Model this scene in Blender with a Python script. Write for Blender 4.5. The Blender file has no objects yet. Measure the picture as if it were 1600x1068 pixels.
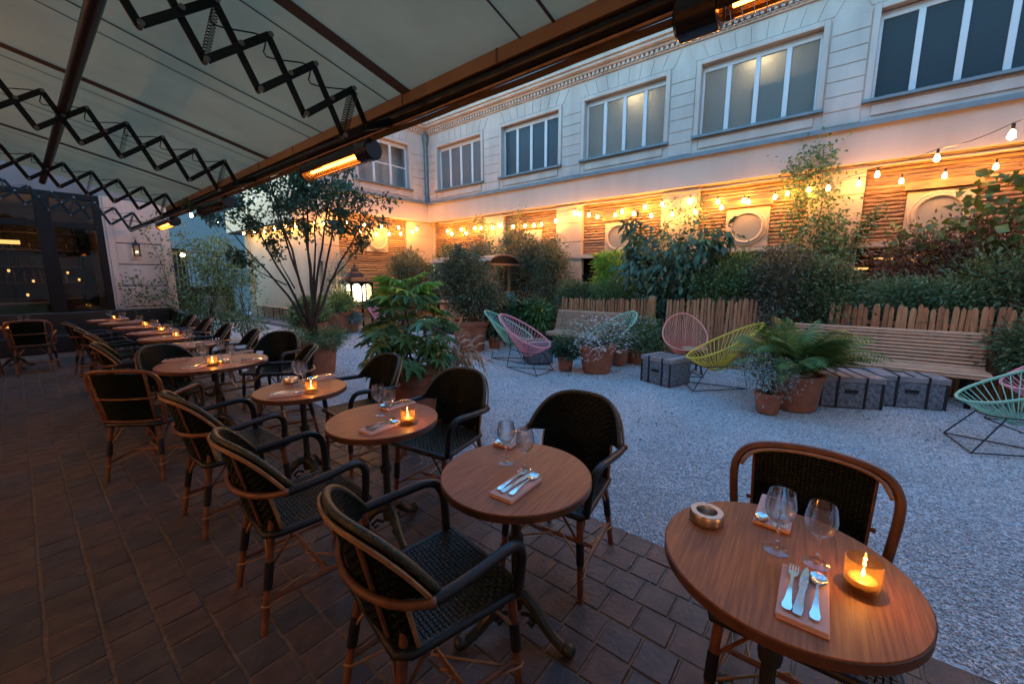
import bpy, math, random
import numpy as np
from math import sin, cos, pi, radians
from mathutils import Vector, Matrix

SC = bpy.context.scene
COL = SC.collection
rnd = random.Random(7)
NR = np.random.default_rng(11)

# ------------------------------------------------------------------ camera
cam_d = bpy.data.cameras.new('camera')
cam = bpy.data.objects.new('camera', cam_d)
COL.objects.link(cam)
cam_d.sensor_width = 36.0
cam_d.lens = 622.0 / 1600 * 36
cam_d.clip_start = 0.02
cam_d.clip_end = 400
def cam_matrix(yaw, pitch, roll, loc):
    cy, sy, cp, sp = cos(yaw), sin(yaw), cos(pitch), sin(pitch)
    fwd = Vector((sy * cp, cy * cp, -sp)); right = Vector((cy, -sy, 0)); up = right.cross(fwd)
    r2 = cos(roll) * right + sin(roll) * up; u2 = -sin(roll) * right + cos(roll) * up
    m = Matrix((r2, u2, -fwd)).transposed().to_4x4()
    m.translation = loc
    return m
cam.matrix_world = cam_matrix(radians(51.0), radians(9.07), radians(-0.135), Vector((0, 0, 1.55)))
SC.camera = cam

# ------------------------------------------------------------------ sky and light
world = bpy.data.worlds.new("World")
SC.world = world
world.use_nodes = True
wn = world.node_tree
wn.nodes.clear()
sky = wn.nodes.new('ShaderNodeTexSky')
sky.sky_type = 'NISHITA'
sky.sun_disc = False
sky.sun_elevation = radians(7)
sky.sun_rotation = radians(270)
sky.ozone_density = 1.5
sky.air_density = 1.0
sky.dust_density = 0.4
bg = wn.nodes.new('ShaderNodeBackground')
bg.inputs['Strength'].default_value = 0.15
wo = wn.nodes.new('ShaderNodeOutputWorld')
dusk = wn.nodes.new('ShaderNodeMix'); dusk.data_type = 'RGBA'; dusk.blend_type = 'MULTIPLY'; dusk.inputs[0].default_value = 1.0
dusk.inputs[7].default_value = (0.50, 0.88, 1.17, 1)      # cool dusk balance
wn.links.new(sky.outputs[0], dusk.inputs[6])
wn.links.new(dusk.outputs[2], bg.inputs['Color'])
wn.links.new(bg.outputs[0], wo.inputs['Surface'])

BULB_L = 62.0
HEAT_L = 5.5
CANDLE_W = 0.10
FILL_W = 21.0  # power of the added lamps behind the camera
SC.view_settings.view_transform = 'Standard'
SC.view_settings.look = 'None'
SC.view_settings.gamma = 1
SC.view_settings.use_curve_mapping = False
SC.view_settings.exposure = 2.75
SC.render.engine = 'CYCLES'
cy = SC.cycles
cy.use_denoising = True
cy.max_bounces = 8
cy.diffuse_bounces = 4
cy.glossy_bounces = 4
cy.transmission_bounces = 6
cy.transparent_max_bounces = 24
cy.caustics_reflective = False
cy.caustics_refractive = False
cy.sample_clamp_indirect = 4.0
cy.use_light_tree = True

# ------------------------------------------------------------------ materials
MATS = {}
def mat(name, col, rough=0.6, metal=0.0, col2=None, nscale=6.0, stretch=None, nmin=0.35, nmax=0.65, bump=None, island=0.0,
        trans=0.0, spec=None, hue_island=0.0, detail=4.0, coat=0.0):
    if name in MATS: return MATS[name]
    m = bpy.data.materials.new(name); m.use_nodes = True
    nt = m.node_tree; N = nt.nodes; L = nt.links
    b = N['Principled BSDF']; out = N['Material Output']
    b.inputs['Roughness'].default_value = rough
    b.inputs['Metallic'].default_value = metal
    if spec is not None: b.inputs['Specular IOR Level'].default_value = spec
    if coat: b.inputs['Coat Weight'].default_value = coat; b.inputs['Coat Roughness'].default_value = 0.25
    tc = N.new('ShaderNodeTexCoord'); src = tc.outputs['Object']
    if stretch:
        mp = N.new('ShaderNodeMapping'); mp.inputs['Scale'].default_value = stretch
        L.new(src, mp.inputs['Vector']); src = mp.outputs['Vector']
    c = None
    if col2 is not None:
        nz = N.new('ShaderNodeTexNoise'); nz.inputs['Scale'].default_value = nscale; nz.inputs['Detail'].default_value = detail
        L.new(src, nz.inputs['Vector'])
        mr = N.new('ShaderNodeMapRange'); mr.inputs[1].default_value = nmin; mr.inputs[2].default_value = nmax
        L.new(nz.outputs['Fac'], mr.inputs[0])
        mx = N.new('ShaderNodeMix'); mx.data_type = 'RGBA'
        mx.inputs[6].default_value = (*col, 1); mx.inputs[7].default_value = (*col2, 1)
        L.new(mr.outputs[0], mx.inputs[0]); c = mx.outputs[2]
    if island or hue_island:
        g = N.new('ShaderNodeNewGeometry')
        hs = N.new('ShaderNodeHueSaturation')
        r1 = N.new('ShaderNodeMapRange'); r1.inputs[3].default_value = 1 - island; r1.inputs[4].default_value = 1 + island
        L.new(g.outputs['Random Per Island'], r1.inputs[0]); L.new(r1.outputs[0], hs.inputs['Value'])
        if hue_island:
            wv = N.new('ShaderNodeMath'); wv.operation = 'MULTIPLY'; wv.inputs[1].default_value = 7.31
            fr = N.new('ShaderNodeMath'); fr.operation = 'FRACT'
            L.new(g.outputs['Random Per Island'], wv.inputs[0]); L.new(wv.outputs[0], fr.inputs[0])
            r2 = N.new('ShaderNodeMapRange'); r2.inputs[3].default_value = 0.5 - hue_island; r2.inputs[4].default_value = 0.5 + hue_island
            L.new(fr.outputs[0], r2.inputs[0]); L.new(r2.outputs[0], hs.inputs['Hue'])
        if c is not None: L.new(c, hs.inputs['Color'])
        else: hs.inputs['Color'].default_value = (*col, 1)
        c = hs.outputs[0]
    if c is not None: L.new(c, b.inputs['Base Color'])
    else: b.inputs['Base Color'].default_value = (*col, 1)
    if bump:
        bz = N.new('ShaderNodeTexNoise'); bz.inputs['Scale'].default_value = bump[0]; bz.inputs['Detail'].default_value = 6
        L.new(src, bz.inputs['Vector'])
        bp = N.new('ShaderNodeBump'); bp.inputs['Strength'].default_value = bump[1]; bp.inputs['Distance'].default_value = bump[2] if len(bump) > 2 else 0.01
        L.new(bz.outputs['Fac'], bp.inputs['Height']); L.new(bp.outputs[0], b.inputs['Normal'])
    if trans:
        t = N.new('ShaderNodeBsdfTranslucent')
        if c is not None: L.new(c, t.inputs['Color'])
        else: t.inputs['Color'].default_value = (*col, 1)
        ms = N.new('ShaderNodeMixShader'); ms.inputs[0].default_value = trans
        L.new(b.outputs[0], ms.inputs[1]); L.new(t.outputs[0], ms.inputs[2]); L.new(ms.outputs[0], out.inputs['Surface'])
    MATS[name] = m
    return m
def emit(name, col, s):
    m = bpy.data.materials.new(name); m.use_nodes = True
    nt = m.node_tree; nt.nodes.clear()
    e = nt.nodes.new('ShaderNodeEmission'); e.inputs[0].default_value = (*col, 1); e.inputs[1].default_value = s
    o = nt.nodes.new('ShaderNodeOutputMaterial'); nt.links.new(e.outputs[0], o.inputs[0])
    return m
def thin_glass(name, tint=(1, 1, 1), ior=1.5, rough=0.0, extra=0.0):
    m = bpy.data.materials.new(name); m.use_nodes = True
    nt = m.node_tree; nt.nodes.clear()
    t = nt.nodes.new('ShaderNodeBsdfTransparent'); t.inputs[0].default_value = (*tint, 1)
    g = nt.nodes.new('ShaderNodeBsdfGlossy'); g.inputs['Roughness'].default_value = rough
    f = nt.nodes.new('ShaderNodeLayerWeight')
    pw = nt.nodes.new('ShaderNodeMath'); pw.operation = 'POWER'; pw.inputs[1].default_value = 4.0
    a = nt.nodes.new('ShaderNodeMath'); a.operation = 'MULTIPLY_ADD'; a.inputs[1].default_value = 0.6; a.inputs[2].default_value = 0.035 + extra; a.use_clamp = True
    ms = nt.nodes.new('ShaderNodeMixShader'); o = nt.nodes.new('ShaderNodeOutputMaterial')
    nt.links.new(f.outputs['Facing'], pw.inputs[0]); nt.links.new(pw.outputs[0], a.inputs[0]); nt.links.new(a.outputs[0], ms.inputs[0])
    nt.links.new(t.outputs[0], ms.inputs[1]); nt.links.new(g.outputs[0], ms.inputs[2]); nt.links.new(ms.outputs[0], o.inputs[0])
    return m

WOOD_TOP = mat('table_wood', (0.43, 0.150, 0.048), 0.42, spec=0.28, detail=9, col2=(0.25, 0.08, 0.026), nscale=6, stretch=(1.0, 22, 1.0), bump=(40, 0.25, 0.003), nmin=0.34, nmax=0.66)
WOOD_EDGE = mat('table_edge_wood', (0.15, 0.06, 0.03), 0.4, col2=(0.10, 0.04, 0.02), nscale=20)
RATTAN = mat('rattan_brown', (0.22, 0.085, 0.035), 0.38, col2=(0.12, 0.045, 0.02), nscale=14, island=0.2)
RATTAN_L = mat('rattan_tan', (0.42, 0.24, 0.11), 0.4, col2=(0.28, 0.14, 0.06), nscale=18)
WRAP = mat('black_binding', (0.012, 0.012, 0.013), 0.4, bump=(160, 0.6, 0.003))
def weave_mat(name, dark, light):
    m = bpy.data.materials.new(name); m.use_nodes = True; N = m.node_tree.nodes; L = m.node_tree.links
    b = N['Principled BSDF']; b.inputs['Roughness'].default_value = 0.45; b.inputs['Specular IOR Level'].default_value = 0.3 if 'seat' in name else 0.14
    a = N.new('ShaderNodeAttribute'); a.attribute_name = 'tone'
    r = N.new('ShaderNodeValToRGB'); r.color_ramp.elements[0].color = (*dark, 1); r.color_ramp.elements[1].color = (*light, 1)
    L.new(a.outputs['Fac'], r.inputs[0]); L.new(r.outputs[0], b.inputs['Base Color'])
    return m
WEAVE = weave_mat('green_black_weave', (0.003, 0.005, 0.0045), (0.010, 0.020, 0.014))
WEAVE_SEAT = weave_mat('seat_weave', (0.006, 0.010, 0.009), (0.055, 0.062, 0.038))
CAST = mat('cast_iron', (0.055, 0.06, 0.045), 0.45, 0.7, col2=(0.09, 0.08, 0.06), nscale=30, bump=(60, 0.3, 0.003))
BLACK = mat('black_metal', (0.012, 0.012, 0.012), 0.35, 0.3)
BLACKROD = mat('black_rod', (0.015, 0.015, 0.016), 0.4)
STEEL = mat('polished_steel', (0.75, 0.74, 0.72), 0.12, 1.0)
ASH = mat('brushed_steel', (0.55, 0.5, 0.46), 0.28, 1.0, bump=(200, 0.1, 0.002), stretch=(1, 1, 8))
NAPKIN = mat('pink_cloth', (0.78, 0.50, 0.43), 0.9, bump=(220, 0.3, 0.002))
def solid_glass(name, clear, tint=(1, 1, 1)):
    m = bpy.data.materials.new(name); m.use_nodes = True; nt = m.node_tree; nt.nodes.clear()
    g = nt.nodes.new('ShaderNodeBsdfGlass'); g.inputs['Color'].default_value = (*tint, 1); g.inputs['Roughness'].default_value = 0; g.inputs['IOR'].default_value = 1.48
    t = nt.nodes.new('ShaderNodeBsdfTransparent'); t.inputs[0].default_value = (*tint, 1)
    ms = nt.nodes.new('ShaderNodeMixShader'); ms.inputs[0].default_value = 1 - clear; o = nt.nodes.new('ShaderNodeOutputMaterial')
    nt.links.new(t.outputs[0], ms.inputs[1]); nt.links.new(g.outputs[0], ms.inputs[2]); nt.links.new(ms.outputs[0], o.inputs[0]); return m
GLASS = solid_glass('clear_glass', 0.3)
FOOTG = thin_glass('foot_glass', (0.97, 0.97, 0.97), 1.5, 0.02, 0.07)
TUMBLER = thin_glass('candle_glass', (1.0, 0.86, 0.62), 1.5, 0.03, 0.07)
_n = TUMBLER.node_tree; _t = _n.nodes.new('ShaderNodeBsdfTranslucent'); _t.inputs[0].default_value = (1.0, 0.55, 0.16, 1)
_m = _n.nodes.new('ShaderNodeMixShader'); _m.inputs[0].default_value = 0.04; _o = [x for x in _n.nodes if x.type == 'OUTPUT_MATERIAL'][0]
_n.links.new(_o.inputs[0].links[0].from_socket, _m.inputs[1]); _n.links.new(_t.outputs[0], _m.inputs[2]); _n.links.new(_m.outputs[0], _o.inputs[0])
PANE = thin_glass('window_pane', (0.9, 0.92, 0.93), 1.5)
WAX = mat('candle_wax', (0.34, 0.22, 0.10), 0.4)
FLAME = emit('candle_flame', (1, 0.50, 0.13), 12)
BULB = emit('bulb_glow', (1.0, 0.41, 0.08), BULB_L)
HEAT = emit('heater_element', (1.0, 0.21, 0.022), HEAT_L)
WARM = emit('warm_lamp', (1.0, 0.5, 0.14), 0.28)
SOFTLAMP = emit('pale_lamp', (1.0, 0.86, 0.6), 1.5)
TILE = mat('floor_tile', (0.125, 0.086, 0.064), 0.55, col2=(0.070, 0.050, 0.042), nscale=9, bump=(40, 0.6, 0.008), island=0.0, detail=8)
GROUT = mat('tile_joint', (0.235, 0.16, 0.11), 0.9, col2=(0.14, 0.10, 0.072), nscale=30)
TERRA = mat('terracotta', (0.42, 0.145, 0.07), 0.75, col2=(0.32, 0.11, 0.055), nscale=7, bump=(60, 0.2, 0.004))
SOIL = mat('potting_soil', (0.03, 0.02, 0.014), 0.95, bump=(70, 1.0, 0.02))
PLASTER = mat('cream_plaster', (0.54, 0.42, 0.29), 0.85, col2=(0.48, 0.36, 0.245), nscale=1.6, bump=(30, 0.1, 0.004))
FASCIA = mat('pale_plaster', (0.58, 0.46, 0.37), 0.85, col2=(0.46, 0.365, 0.29), nscale=1.6, nmin=.4, nmax=.8, stretch=(1, 1, .25), detail=8, bump=(35, 0.06, 0.004))
STONE = mat('white_stone', (0.64, 0.515, 0.43), 0.85, col2=(0.45, 0.355, 0.295), nscale=2.2, nmin=0.38, nmax=0.8, stretch=(1, 1, .3), bump=(40, 0.12, 0.004), detail=8)
WHITE = mat('white_paint', (0.68, 0.63, 0.60), 0.5)
ZINC = mat('zinc_sheet', (0.20, 0.235, 0.245), 0.5, 0.2, col2=(0.15, 0.18, 0.19), nscale=3)
LOG = mat('split_log', (0.36, 0.20, 0.09), 0.75, col2=(0.22, 0.11, 0.05), nscale=5, stretch=(6, 1, 6), bump=(14, 0.5, 0.01), island=0.0)
PICKET = mat('chestnut_picket', (0.52, 0.235, 0.10), 0.75, col2=(0.36, 0.15, 0.065), nscale=6, stretch=(8, 8, 1), bump=(18, 0.5, 0.008))
SLAT = mat('bench_slat_wood', (0.62, 0.35, 0.20), 0.55, col2=(0.50, 0.265, 0.145), nscale=7, stretch=(8, 1, 8), bump=(20, 0.15, 0.004))
GALV = mat('galvanised_sheet', (0.27, 0.295, 0.315), 0.5, 0.3, col2=(0.115, 0.13, 0.145), nscale=34, nmin=.38, nmax=.62, bump=(30, 0.12, 0.004), detail=8)
GALVT = mat('trunk_lid_sheet', (0.36, 0.33, 0.325), 0.55, 0.1, col2=(0.25, 0.225, 0.22), nscale=10)
STRAP = mat('dark_strap', (0.03, 0.028, 0.027), 0.55, 0.3)
FABRIC = mat('awning_cloth', (0.70, 0.80, 0.50), 0.9, col2=(0.57, 0.65, 0.41), nscale=2.2, detail=9, nmin=.42, nmax=.78, trans=0.12, bump=(300, 0.15, 0.001))
SEAM = mat('awning_seam', (0.12, 0.10, 0.085), 0.9)
VALANCE = mat('valance_cloth', (0.10, 0.065, 0.04), 0.9)
TANBAR = mat('tan_profile', (0.27, 0.19, 0.12), 0.7)
DARKWOOD = mat('dark_joinery', (0.012, 0.009, 0.008), 0.5, spec=0.2)
LEATHER = mat('dark_leather', (0.014, 0.011, 0.010), 0.45, bump=(60, 0.15, 0.003))
INTER = mat('interior_paint', (0.10, 0.075, 0.05), 0.8)
GREYROOM = mat('office_paint', (0.45, 0.43, 0.38), 0.9)
def frosted(name, col, rough, tr=.55):
    m = bpy.data.materials.new(name); m.use_nodes = True; N = m.node_tree.nodes; L = m.node_tree.links
    b = N['Principled BSDF']; b.inputs['Base Color'].default_value = (*col, 1); b.inputs['Roughness'].default_value = rough
    b.inputs['Transmission Weight'].default_value = tr; b.inputs['IOR'].default_value = 1.3
    v = N.new('ShaderNodeTexNoise'); v.inputs['Scale'].default_value = 60
    tc = N.new('ShaderNodeTexCoord'); L.new(tc.outputs['Object'], v.inputs['Vector'])
    bp = N.new('ShaderNodeBump'); bp.inputs['Strength'].default_value = 0.5; bp.inputs['Distance'].default_value = 0.01
    L.new(v.outputs['Fac'], bp.inputs['Height']); L.new(bp.outputs[0], b.inputs['Normal'])
    return m
FROST = frosted('frosted_pane', (0.17, 0.185, 0.19), 0.42, .45)
FROST_D = frosted('dark_frosted_pane', (0.045, 0.06, 0.068), 0.38, .4)
FROST_L = frosted('lit_frosted_pane', (0.42, 0.40, 0.34), 0.85, .6)
OCUL = mat('oculus_pane', (0.30, 0.26, 0.19), 0.35)
def leafm(name, col, island=0.45, hue=0.02, rough=0.45, trans=0.25):
    col = tuple(c * 2.0 for c in col)
    return mat(name, col, rough, island=island, hue_island=hue, trans=trans)
LF_TREE = leafm('tree_leaf', (0.038, 0.07, 0.034))
LF_DARK = leafm('dark_leaf', (0.056, 0.090, 0.040), 0.5, 0.035)
LF_BLUE = leafm('bluish_leaf', (0.035, 0.072, 0.042), rough=0.4)
LF_OLIVE = leafm('olive_leaf', (0.085, 0.092, 0.05), 0.5)
LF_MID = leafm('mid_leaf', (0.065, 0.115, 0.045))
LF_BRIGHT = leafm('bright_leaf', (0.15, 0.24, 0.035), 0.3)
LF_RED = leafm('reddish_leaf', (0.085, 0.055, 0.042), 0.45)
LF_FERN = leafm('fern_leaf', (0.06, 0.115, 0.03), 0.35)
LF_FATSIA = mat('fatsia_leaf', (0.105, 0.25, 0.11), 0.25, island=0.0, trans=0.12, col2=(0.14, 0.31, 0.11), nscale=8)
LF_FATSIA_Y = mat('fatsia_young_leaf', (0.24, 0.46, 0.07), 0.35, trans=0.25)
LF_GREY = leafm('grey_leaf', (0.16, 0.20, 0.17), 0.3)
LF_VINE = leafm('vine_leaf', (0.05, 0.085, 0.025), 0.4)
PETAL = mat('white_petal', (0.90, 0.89, 0.87), 0.7, trans=0.3)
PINKP = mat('pink_petal', (0.55, 0.25, 0.28), 0.7)
BARK = mat('bark', (0.075, 0.045, 0.03), 0.85, col2=(0.045, 0.028, 0.02), nscale=12, stretch=(4, 4, 1), bump=(40, 0.4, 0.006))
STEM = mat('green_stem', (0.06, 0.075, 0.035), 0.7)

# ------------------------------------------------------------------ mesh builders
class MB:
    def __init__(s): s.v = []; s.f = []; s.tone = []
    def add(s, vs, fs, tone=None):
        o = len(s.v); s.v.extend([tuple(p) for p in vs]); s.f.extend([tuple(i + o for i in f) for f in fs])
        if tone is not None: s.tone.extend([tone] * len(fs)) if not isinstance(tone, list) else s.tone.extend(tone)
        return s
    def box(s, x0, x1, y0, y1, z0, z1):
        v = [(x0, y0, z0), (x1, y0, z0), (x1, y1, z0), (x0, y1, z0), (x0, y0, z1), (x1, y0, z1), (x1, y1, z1), (x0, y1, z1)]
        return s.add(v, [(3, 2, 1, 0), (4, 5, 6, 7), (0, 1, 5, 4), (1, 2, 6, 5), (2, 3, 7, 6), (3, 0, 4, 7)])
    def hexa(s, v8):
        return s.add(v8, [(3, 2, 1, 0), (4, 5, 6, 7), (0, 1, 5, 4), (1, 2, 6, 5), (2, 3, 7, 6), (3, 0, 4, 7)])
    def bar(s, a, b, w, t, up=(0, 1, 0)):
        a = Vector(a); b = Vector(b); d = (b - a).normalized(); n = Vector(up); q = d.cross(n).normalized(); n = q.cross(d)
        h = q * (w / 2); k = n * (t / 2)
        return s.hexa([a - h - k, a + h - k, a + h + k, a - h + k, b - h - k, b + h - k, b + h + k, b - h + k])
    def tube(s, pts, r, n=8, closed=False, cap=True):
        P = [Vector(p) for p in pts]; m = len(P)
        R = r if isinstance(r, (list, tuple)) else [r] * m
        T = []
        for i in range(m):
            a = P[(i - 1) % m] if (closed or i > 0) else P[i]
            b = P[(i + 1) % m] if (closed or i < m - 1) else P[i]
            t = (b - a); T.append(t.normalized() if t.length > 1e-9 else Vector((0, 0, 1)))
        up = Vector((0, 0, 1)) if abs(T[0].z) < 0.9 else Vector((1, 0, 0))
        nrm = (up - T[0] * up.dot(T[0])).normalized()
        vs = []
        for i in range(m):
            nrm = (nrm - T[i] * nrm.dot(T[i])); nrm = nrm.normalized() if nrm.length > 1e-6 else T[i].orthogonal().normalized()
            bn = T[i].cross(nrm)
            for k in range(n):
                a = 2 * pi * k / n; vs.append(P[i] + (nrm * cos(a) + bn * sin(a)) * R[i])
        fs = []
        for i in range(m if closed else m - 1):
            j = (i + 1) % m
            for k in range(n):
                l = (k + 1) % n; fs.append((i * n + k, i * n + l, j * n + l, j * n + k))
        if cap and not closed:
            fs.append(tuple(reversed(range(n)))); fs.append(tuple(range((m - 1) * n, m * n)))
        return s.add(vs, fs)
    def lathe(s, prof, n=24, c=(0, 0, 0), axis='z'):
        vs = []; m = len(prof)
        for (r, z) in prof:
            for k in range(n):
                a = 2 * pi * k / n
                p = (r * cos(a), r * sin(a), z)
                if axis == 'y': p = (p[0], z, p[1])
                if axis == 'x': p = (z, p[0], p[1])
                vs.append((p[0] + c[0], p[1] + c[1], p[2] + c[2]))
        fs = []
        for i in range(m - 1):
            for k in range(n):
                l = (k + 1) % n; fs.append((i * n + k, i * n + l, (i + 1) * n + l, (i + 1) * n + k))
        if prof[0][0] > 1e-6: fs.append(tuple(reversed(range(n))))
        if prof[-1][0] > 1e-6: fs.append(tuple(range((m - 1) * n, m * n)))
        return s.add(vs, fs)
    def ball(s, c, r, n=8, m=5, sz=1.0):
        return s.lathe([(max(1e-7, r * sin(pi * i / m)), -r * sz * cos(pi * i / m)) for i in range(m + 1)], n, c)
    def surf(s, F, nu, nv, tone=None):
        vs = [F(i / nu, j / nv) for j in range(nv + 1) for i in range(nu + 1)]
        fs = [(j * (nu + 1) + i, j * (nu + 1) + i + 1, (j + 1) * (nu + 1) + i + 1, (j + 1) * (nu + 1) + i) for j in range(nv) for i in range(nu)]
        return s.add(vs, fs, tone)
    def weave(s, F, nu, nv, h=0.0035, off=0.001, flip=False, mask=None, seed=1):
        """Basket weave: every cell is one strand passing over its neighbour."""
        R = random.Random(seed); e = 1e-3; sg = -1 if flip else 1
        colt = [R.random() for _ in range(nu + 1)]; rowt = [R.random() for _ in range(nv + 1)]
        for j in range(nv):
            for i in range(nu):
                if mask and not mask((i + .5) / nu, (j + .5) / nv): continue
                uc, vc = (i + .5) / nu, (j + .5) / nv
                p = Vector(F(uc, vc)); du = Vector(F(uc + e, vc)) - Vector(F(uc - e, vc)); dv = Vector(F(uc, vc + e)) - Vector(F(uc, vc - e))
                n = du.cross(dv); n = n.normalized() * sg if n.length > 0 else Vector((0, 0, 1))
                over = (i + j) % 2
                pr = [(-.62, -0.0025), (-.28, h), (.28, h), (.62, -0.0025)]
                vs = []
                for (t, hh) in pr:
                    for w in (-.45, .45):
                        a, b = (t, w) if over else (w, t)
                        vs.append(Vector(F(uc + a / nu, vc + b / nv)) + n * (hh + off))
                fs = [(2 * k, 2 * k + 1, 2 * k + 3, 2 * k + 2) for k in range(3)]
                tn = (0.25 + 0.35 * rowt[j] if over else 0.05 + 0.3 * colt[i]) + 0.35 * max(0, R.random() - 0.55) / 0.45
                s.add(vs, fs, min(1, tn))
        return s
    def build(s, name, m, parent=None, smooth=False, bevel=0, loc=None, seg=2, kind=None, matrix=None):
        me = bpy.data.meshes.new(name)
        me.from_pydata([tuple(v) for v in s.v], [], s.f)
        if s.tone and len(s.tone) == len(s.f):
            at = me.attributes.new('tone', 'FLOAT', 'FACE'); at.data.foreach_set('value', s.tone)
        me.materials.append(m)
        if smooth is True: me.polygons.foreach_set('use_smooth', [True] * len(me.polygons))
        me.update()
        if smooth == 'auto':
            me.polygons.foreach_set('use_smooth', [True] * len(me.polygons)); me.set_sharp_from_angle(angle=radians(38))
        o = bpy.data.objects.new(name, me); COL.objects.link(o)
        if parent is not None: o.parent = parent
        if loc is not None: o.location = loc
        if matrix is not None: o.matrix_local = matrix
        if bevel:
            md = o.modifiers.new('bevel', 'BEVEL'); md.width = bevel; md.segments = seg; md.limit_method = 'ANGLE'
        if kind: o['kind'] = kind
        return o

def np_mesh(name, V, F, m, parent=None, kind=None, smooth=False):
    me = bpy.data.meshes.new(name)
    V = np.asarray(V, np.float32).reshape(-1, 3); F = np.asarray(F, np.int32)
    k = F.shape[1]; nf = len(F)
    me.vertices.add(len(V)); me.vertices.foreach_set('co', V.ravel())
    me.loops.add(nf * k); me.loops.foreach_set('vertex_index', F.ravel())
    me.polygons.add(nf); me.polygons.foreach_set('loop_start', np.arange(0, nf * k, k, dtype=np.int32))
    if smooth: me.polygons.foreach_set('use_smooth', np.ones(nf, bool))
    me.materials.append(m); me.update(); me.validate()
    o = bpy.data.objects.new(name, me); COL.objects.link(o)
    if parent is not None: o.parent = parent
    if kind: o['kind'] = kind
    return o
def thing(name, label, cat, loc=(0, 0, 0), rot=0.0, group=None):
    o = bpy.data.objects.new(name, None); COL.objects.link(o)
    o.empty_display_size = 0.1
    o.location = loc; o.rotation_euler = (0, 0, rot); o['label'] = label; o['category'] = cat
    if group: o['group'] = group
    return o
def tag(o, label, cat, group=None):
    o['label'] = label; o['category'] = cat
    if group: o['group'] = group
    return o
def struct(o): o['kind'] = 'structure'; return o
def dup(root, loc, rot=None, label=None, group=None, scale=None):
    r = root.copy(); COL.objects.link(r); r.location = loc
    if rot is not None: r.rotation_euler = (0, 0, rot)
    if scale: r.scale = scale
    if label: r['label'] = label
    if group: r['group'] = group
    for ch in list(root.children):
        c = ch.copy(); COL.objects.link(c); c.parent = r
        for g in list(ch.children):
            d = g.copy(); COL.objects.link(d); d.parent = c
    return r
def share(o, parent, loc=None, matrix=None, rot=None, scale=None):
    c = o.copy(); COL.objects.link(c); c.parent = parent
    if loc is not None: c.location = loc
    if rot is not None: c.rotation_euler = rot
    if scale is not None: c.scale = scale
    if matrix is not None: c.matrix_local = matrix
    return c
def point_light(name, loc, w, col, r, parent):
    l = bpy.data.lights.new(name, 'POINT'); l.energy = w; l.color = col; l.shadow_soft_size = r
    o = bpy.data.objects.new(name, l); COL.objects.link(o); o.location = loc
    if parent is not None: o.parent = parent
    return o

def spline(pts, k=4):
    P = [Vector(p) for p in pts]; out = []
    for i in range(len(P) - 1):
        a, b, c, d = P[max(0, i - 1)], P[i], P[i + 1], P[min(len(P) - 1, i + 2)]
        for j in range(k):
            t = j / k; out.append(.5 * (2 * b + (c - a) * t + (2 * a - 5 * b + 4 * c - d) * t * t + (3 * b - a - 3 * c + d) * t ** 3))
    out.append(P[-1]); return out

# ================================================================== SETTING: ground
g = MB(); g.box(-60, 60, -60, 60, -0.3, -0.06)
struct(g.build('ground', mat('ground_earth', (0.10, 0.09, 0.08), 0.95)))
def gravel_material():
    m = bpy.data.materials.new('gravel_bed'); m.use_nodes = True; N = m.node_tree.nodes; L = m.node_tree.links
    b = N['Principled BSDF']; b.inputs['Roughness'].default_value = 0.9
    tc = N.new('ShaderNodeTexCoord')
    v = N.new('ShaderNodeTexVoronoi'); v.inputs['Scale'].default_value = 75; L.new(tc.outputs['Object'], v.inputs['Vector'])
    hs = N.new('ShaderNodeSeparateColor'); L.new(v.outputs['Color'], hs.inputs[0])
    r = N.new('ShaderNodeValToRGB'); r.color_ramp.elements[0].color = (0.34, 0.335, 0.325, 1); r.color_ramp.elements[1].color = (0.74, 0.78, 0.79, 1)
    L.new(hs.outputs[0], r.inputs[0])
    nz = N.new('ShaderNodeTexNoise'); nz.inputs['Scale'].default_value = 1.1; nz.inputs['Detail'].default_value = 5
    L.new(tc.outputs['Object'], nz.inputs['Vector'])
    mr = N.new('ShaderNodeMapRange'); mr.inputs[1].default_value = .3; mr.inputs[2].default_value = .7; mr.inputs[3].default_value = .8; mr.inputs[4].default_value = 1.1
    L.new(nz.outputs['Fac'], mr.inputs[0])
    mx = N.new('ShaderNodeMix'); mx.data_type = 'RGBA'; mx.blend_type = 'MULTIPLY'; mx.inputs[0].default_value = 1
    L.new(r.outputs[0], mx.inputs[6]); L.new(mr.outputs[0], mx.inputs[7]); L.new(mx.outputs[2], b.inputs['Base Color'])
    bp = N.new('ShaderNodeBump'); bp.inputs['Strength'].default_value = 1; bp.inputs['Distance'].default_value = 0.012; bp.invert = True
    L.new(v.outputs['Distance'], bp.inputs['Height']); L.new(bp.outputs[0], b.inputs['Normal'])
    return m
g = MB()
nx, ny = 110, 300
def gz(x, y): return 0.012 * sin(x * 1.9 + y * .7) * sin(y * 1.3) - 0.012 + 0.006 * sin(x * 6.1 + y * 2.3) * sin(y * 5.2 - x * 1.7)
g.surf(lambda u, v: (2.205 + u * 9.8, -9 + v * 31, gz(2.205 + u * 9.8, -9 + v * 31)), nx, ny)
struct(g.build('gravel', gravel_material(), smooth=True))
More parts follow.
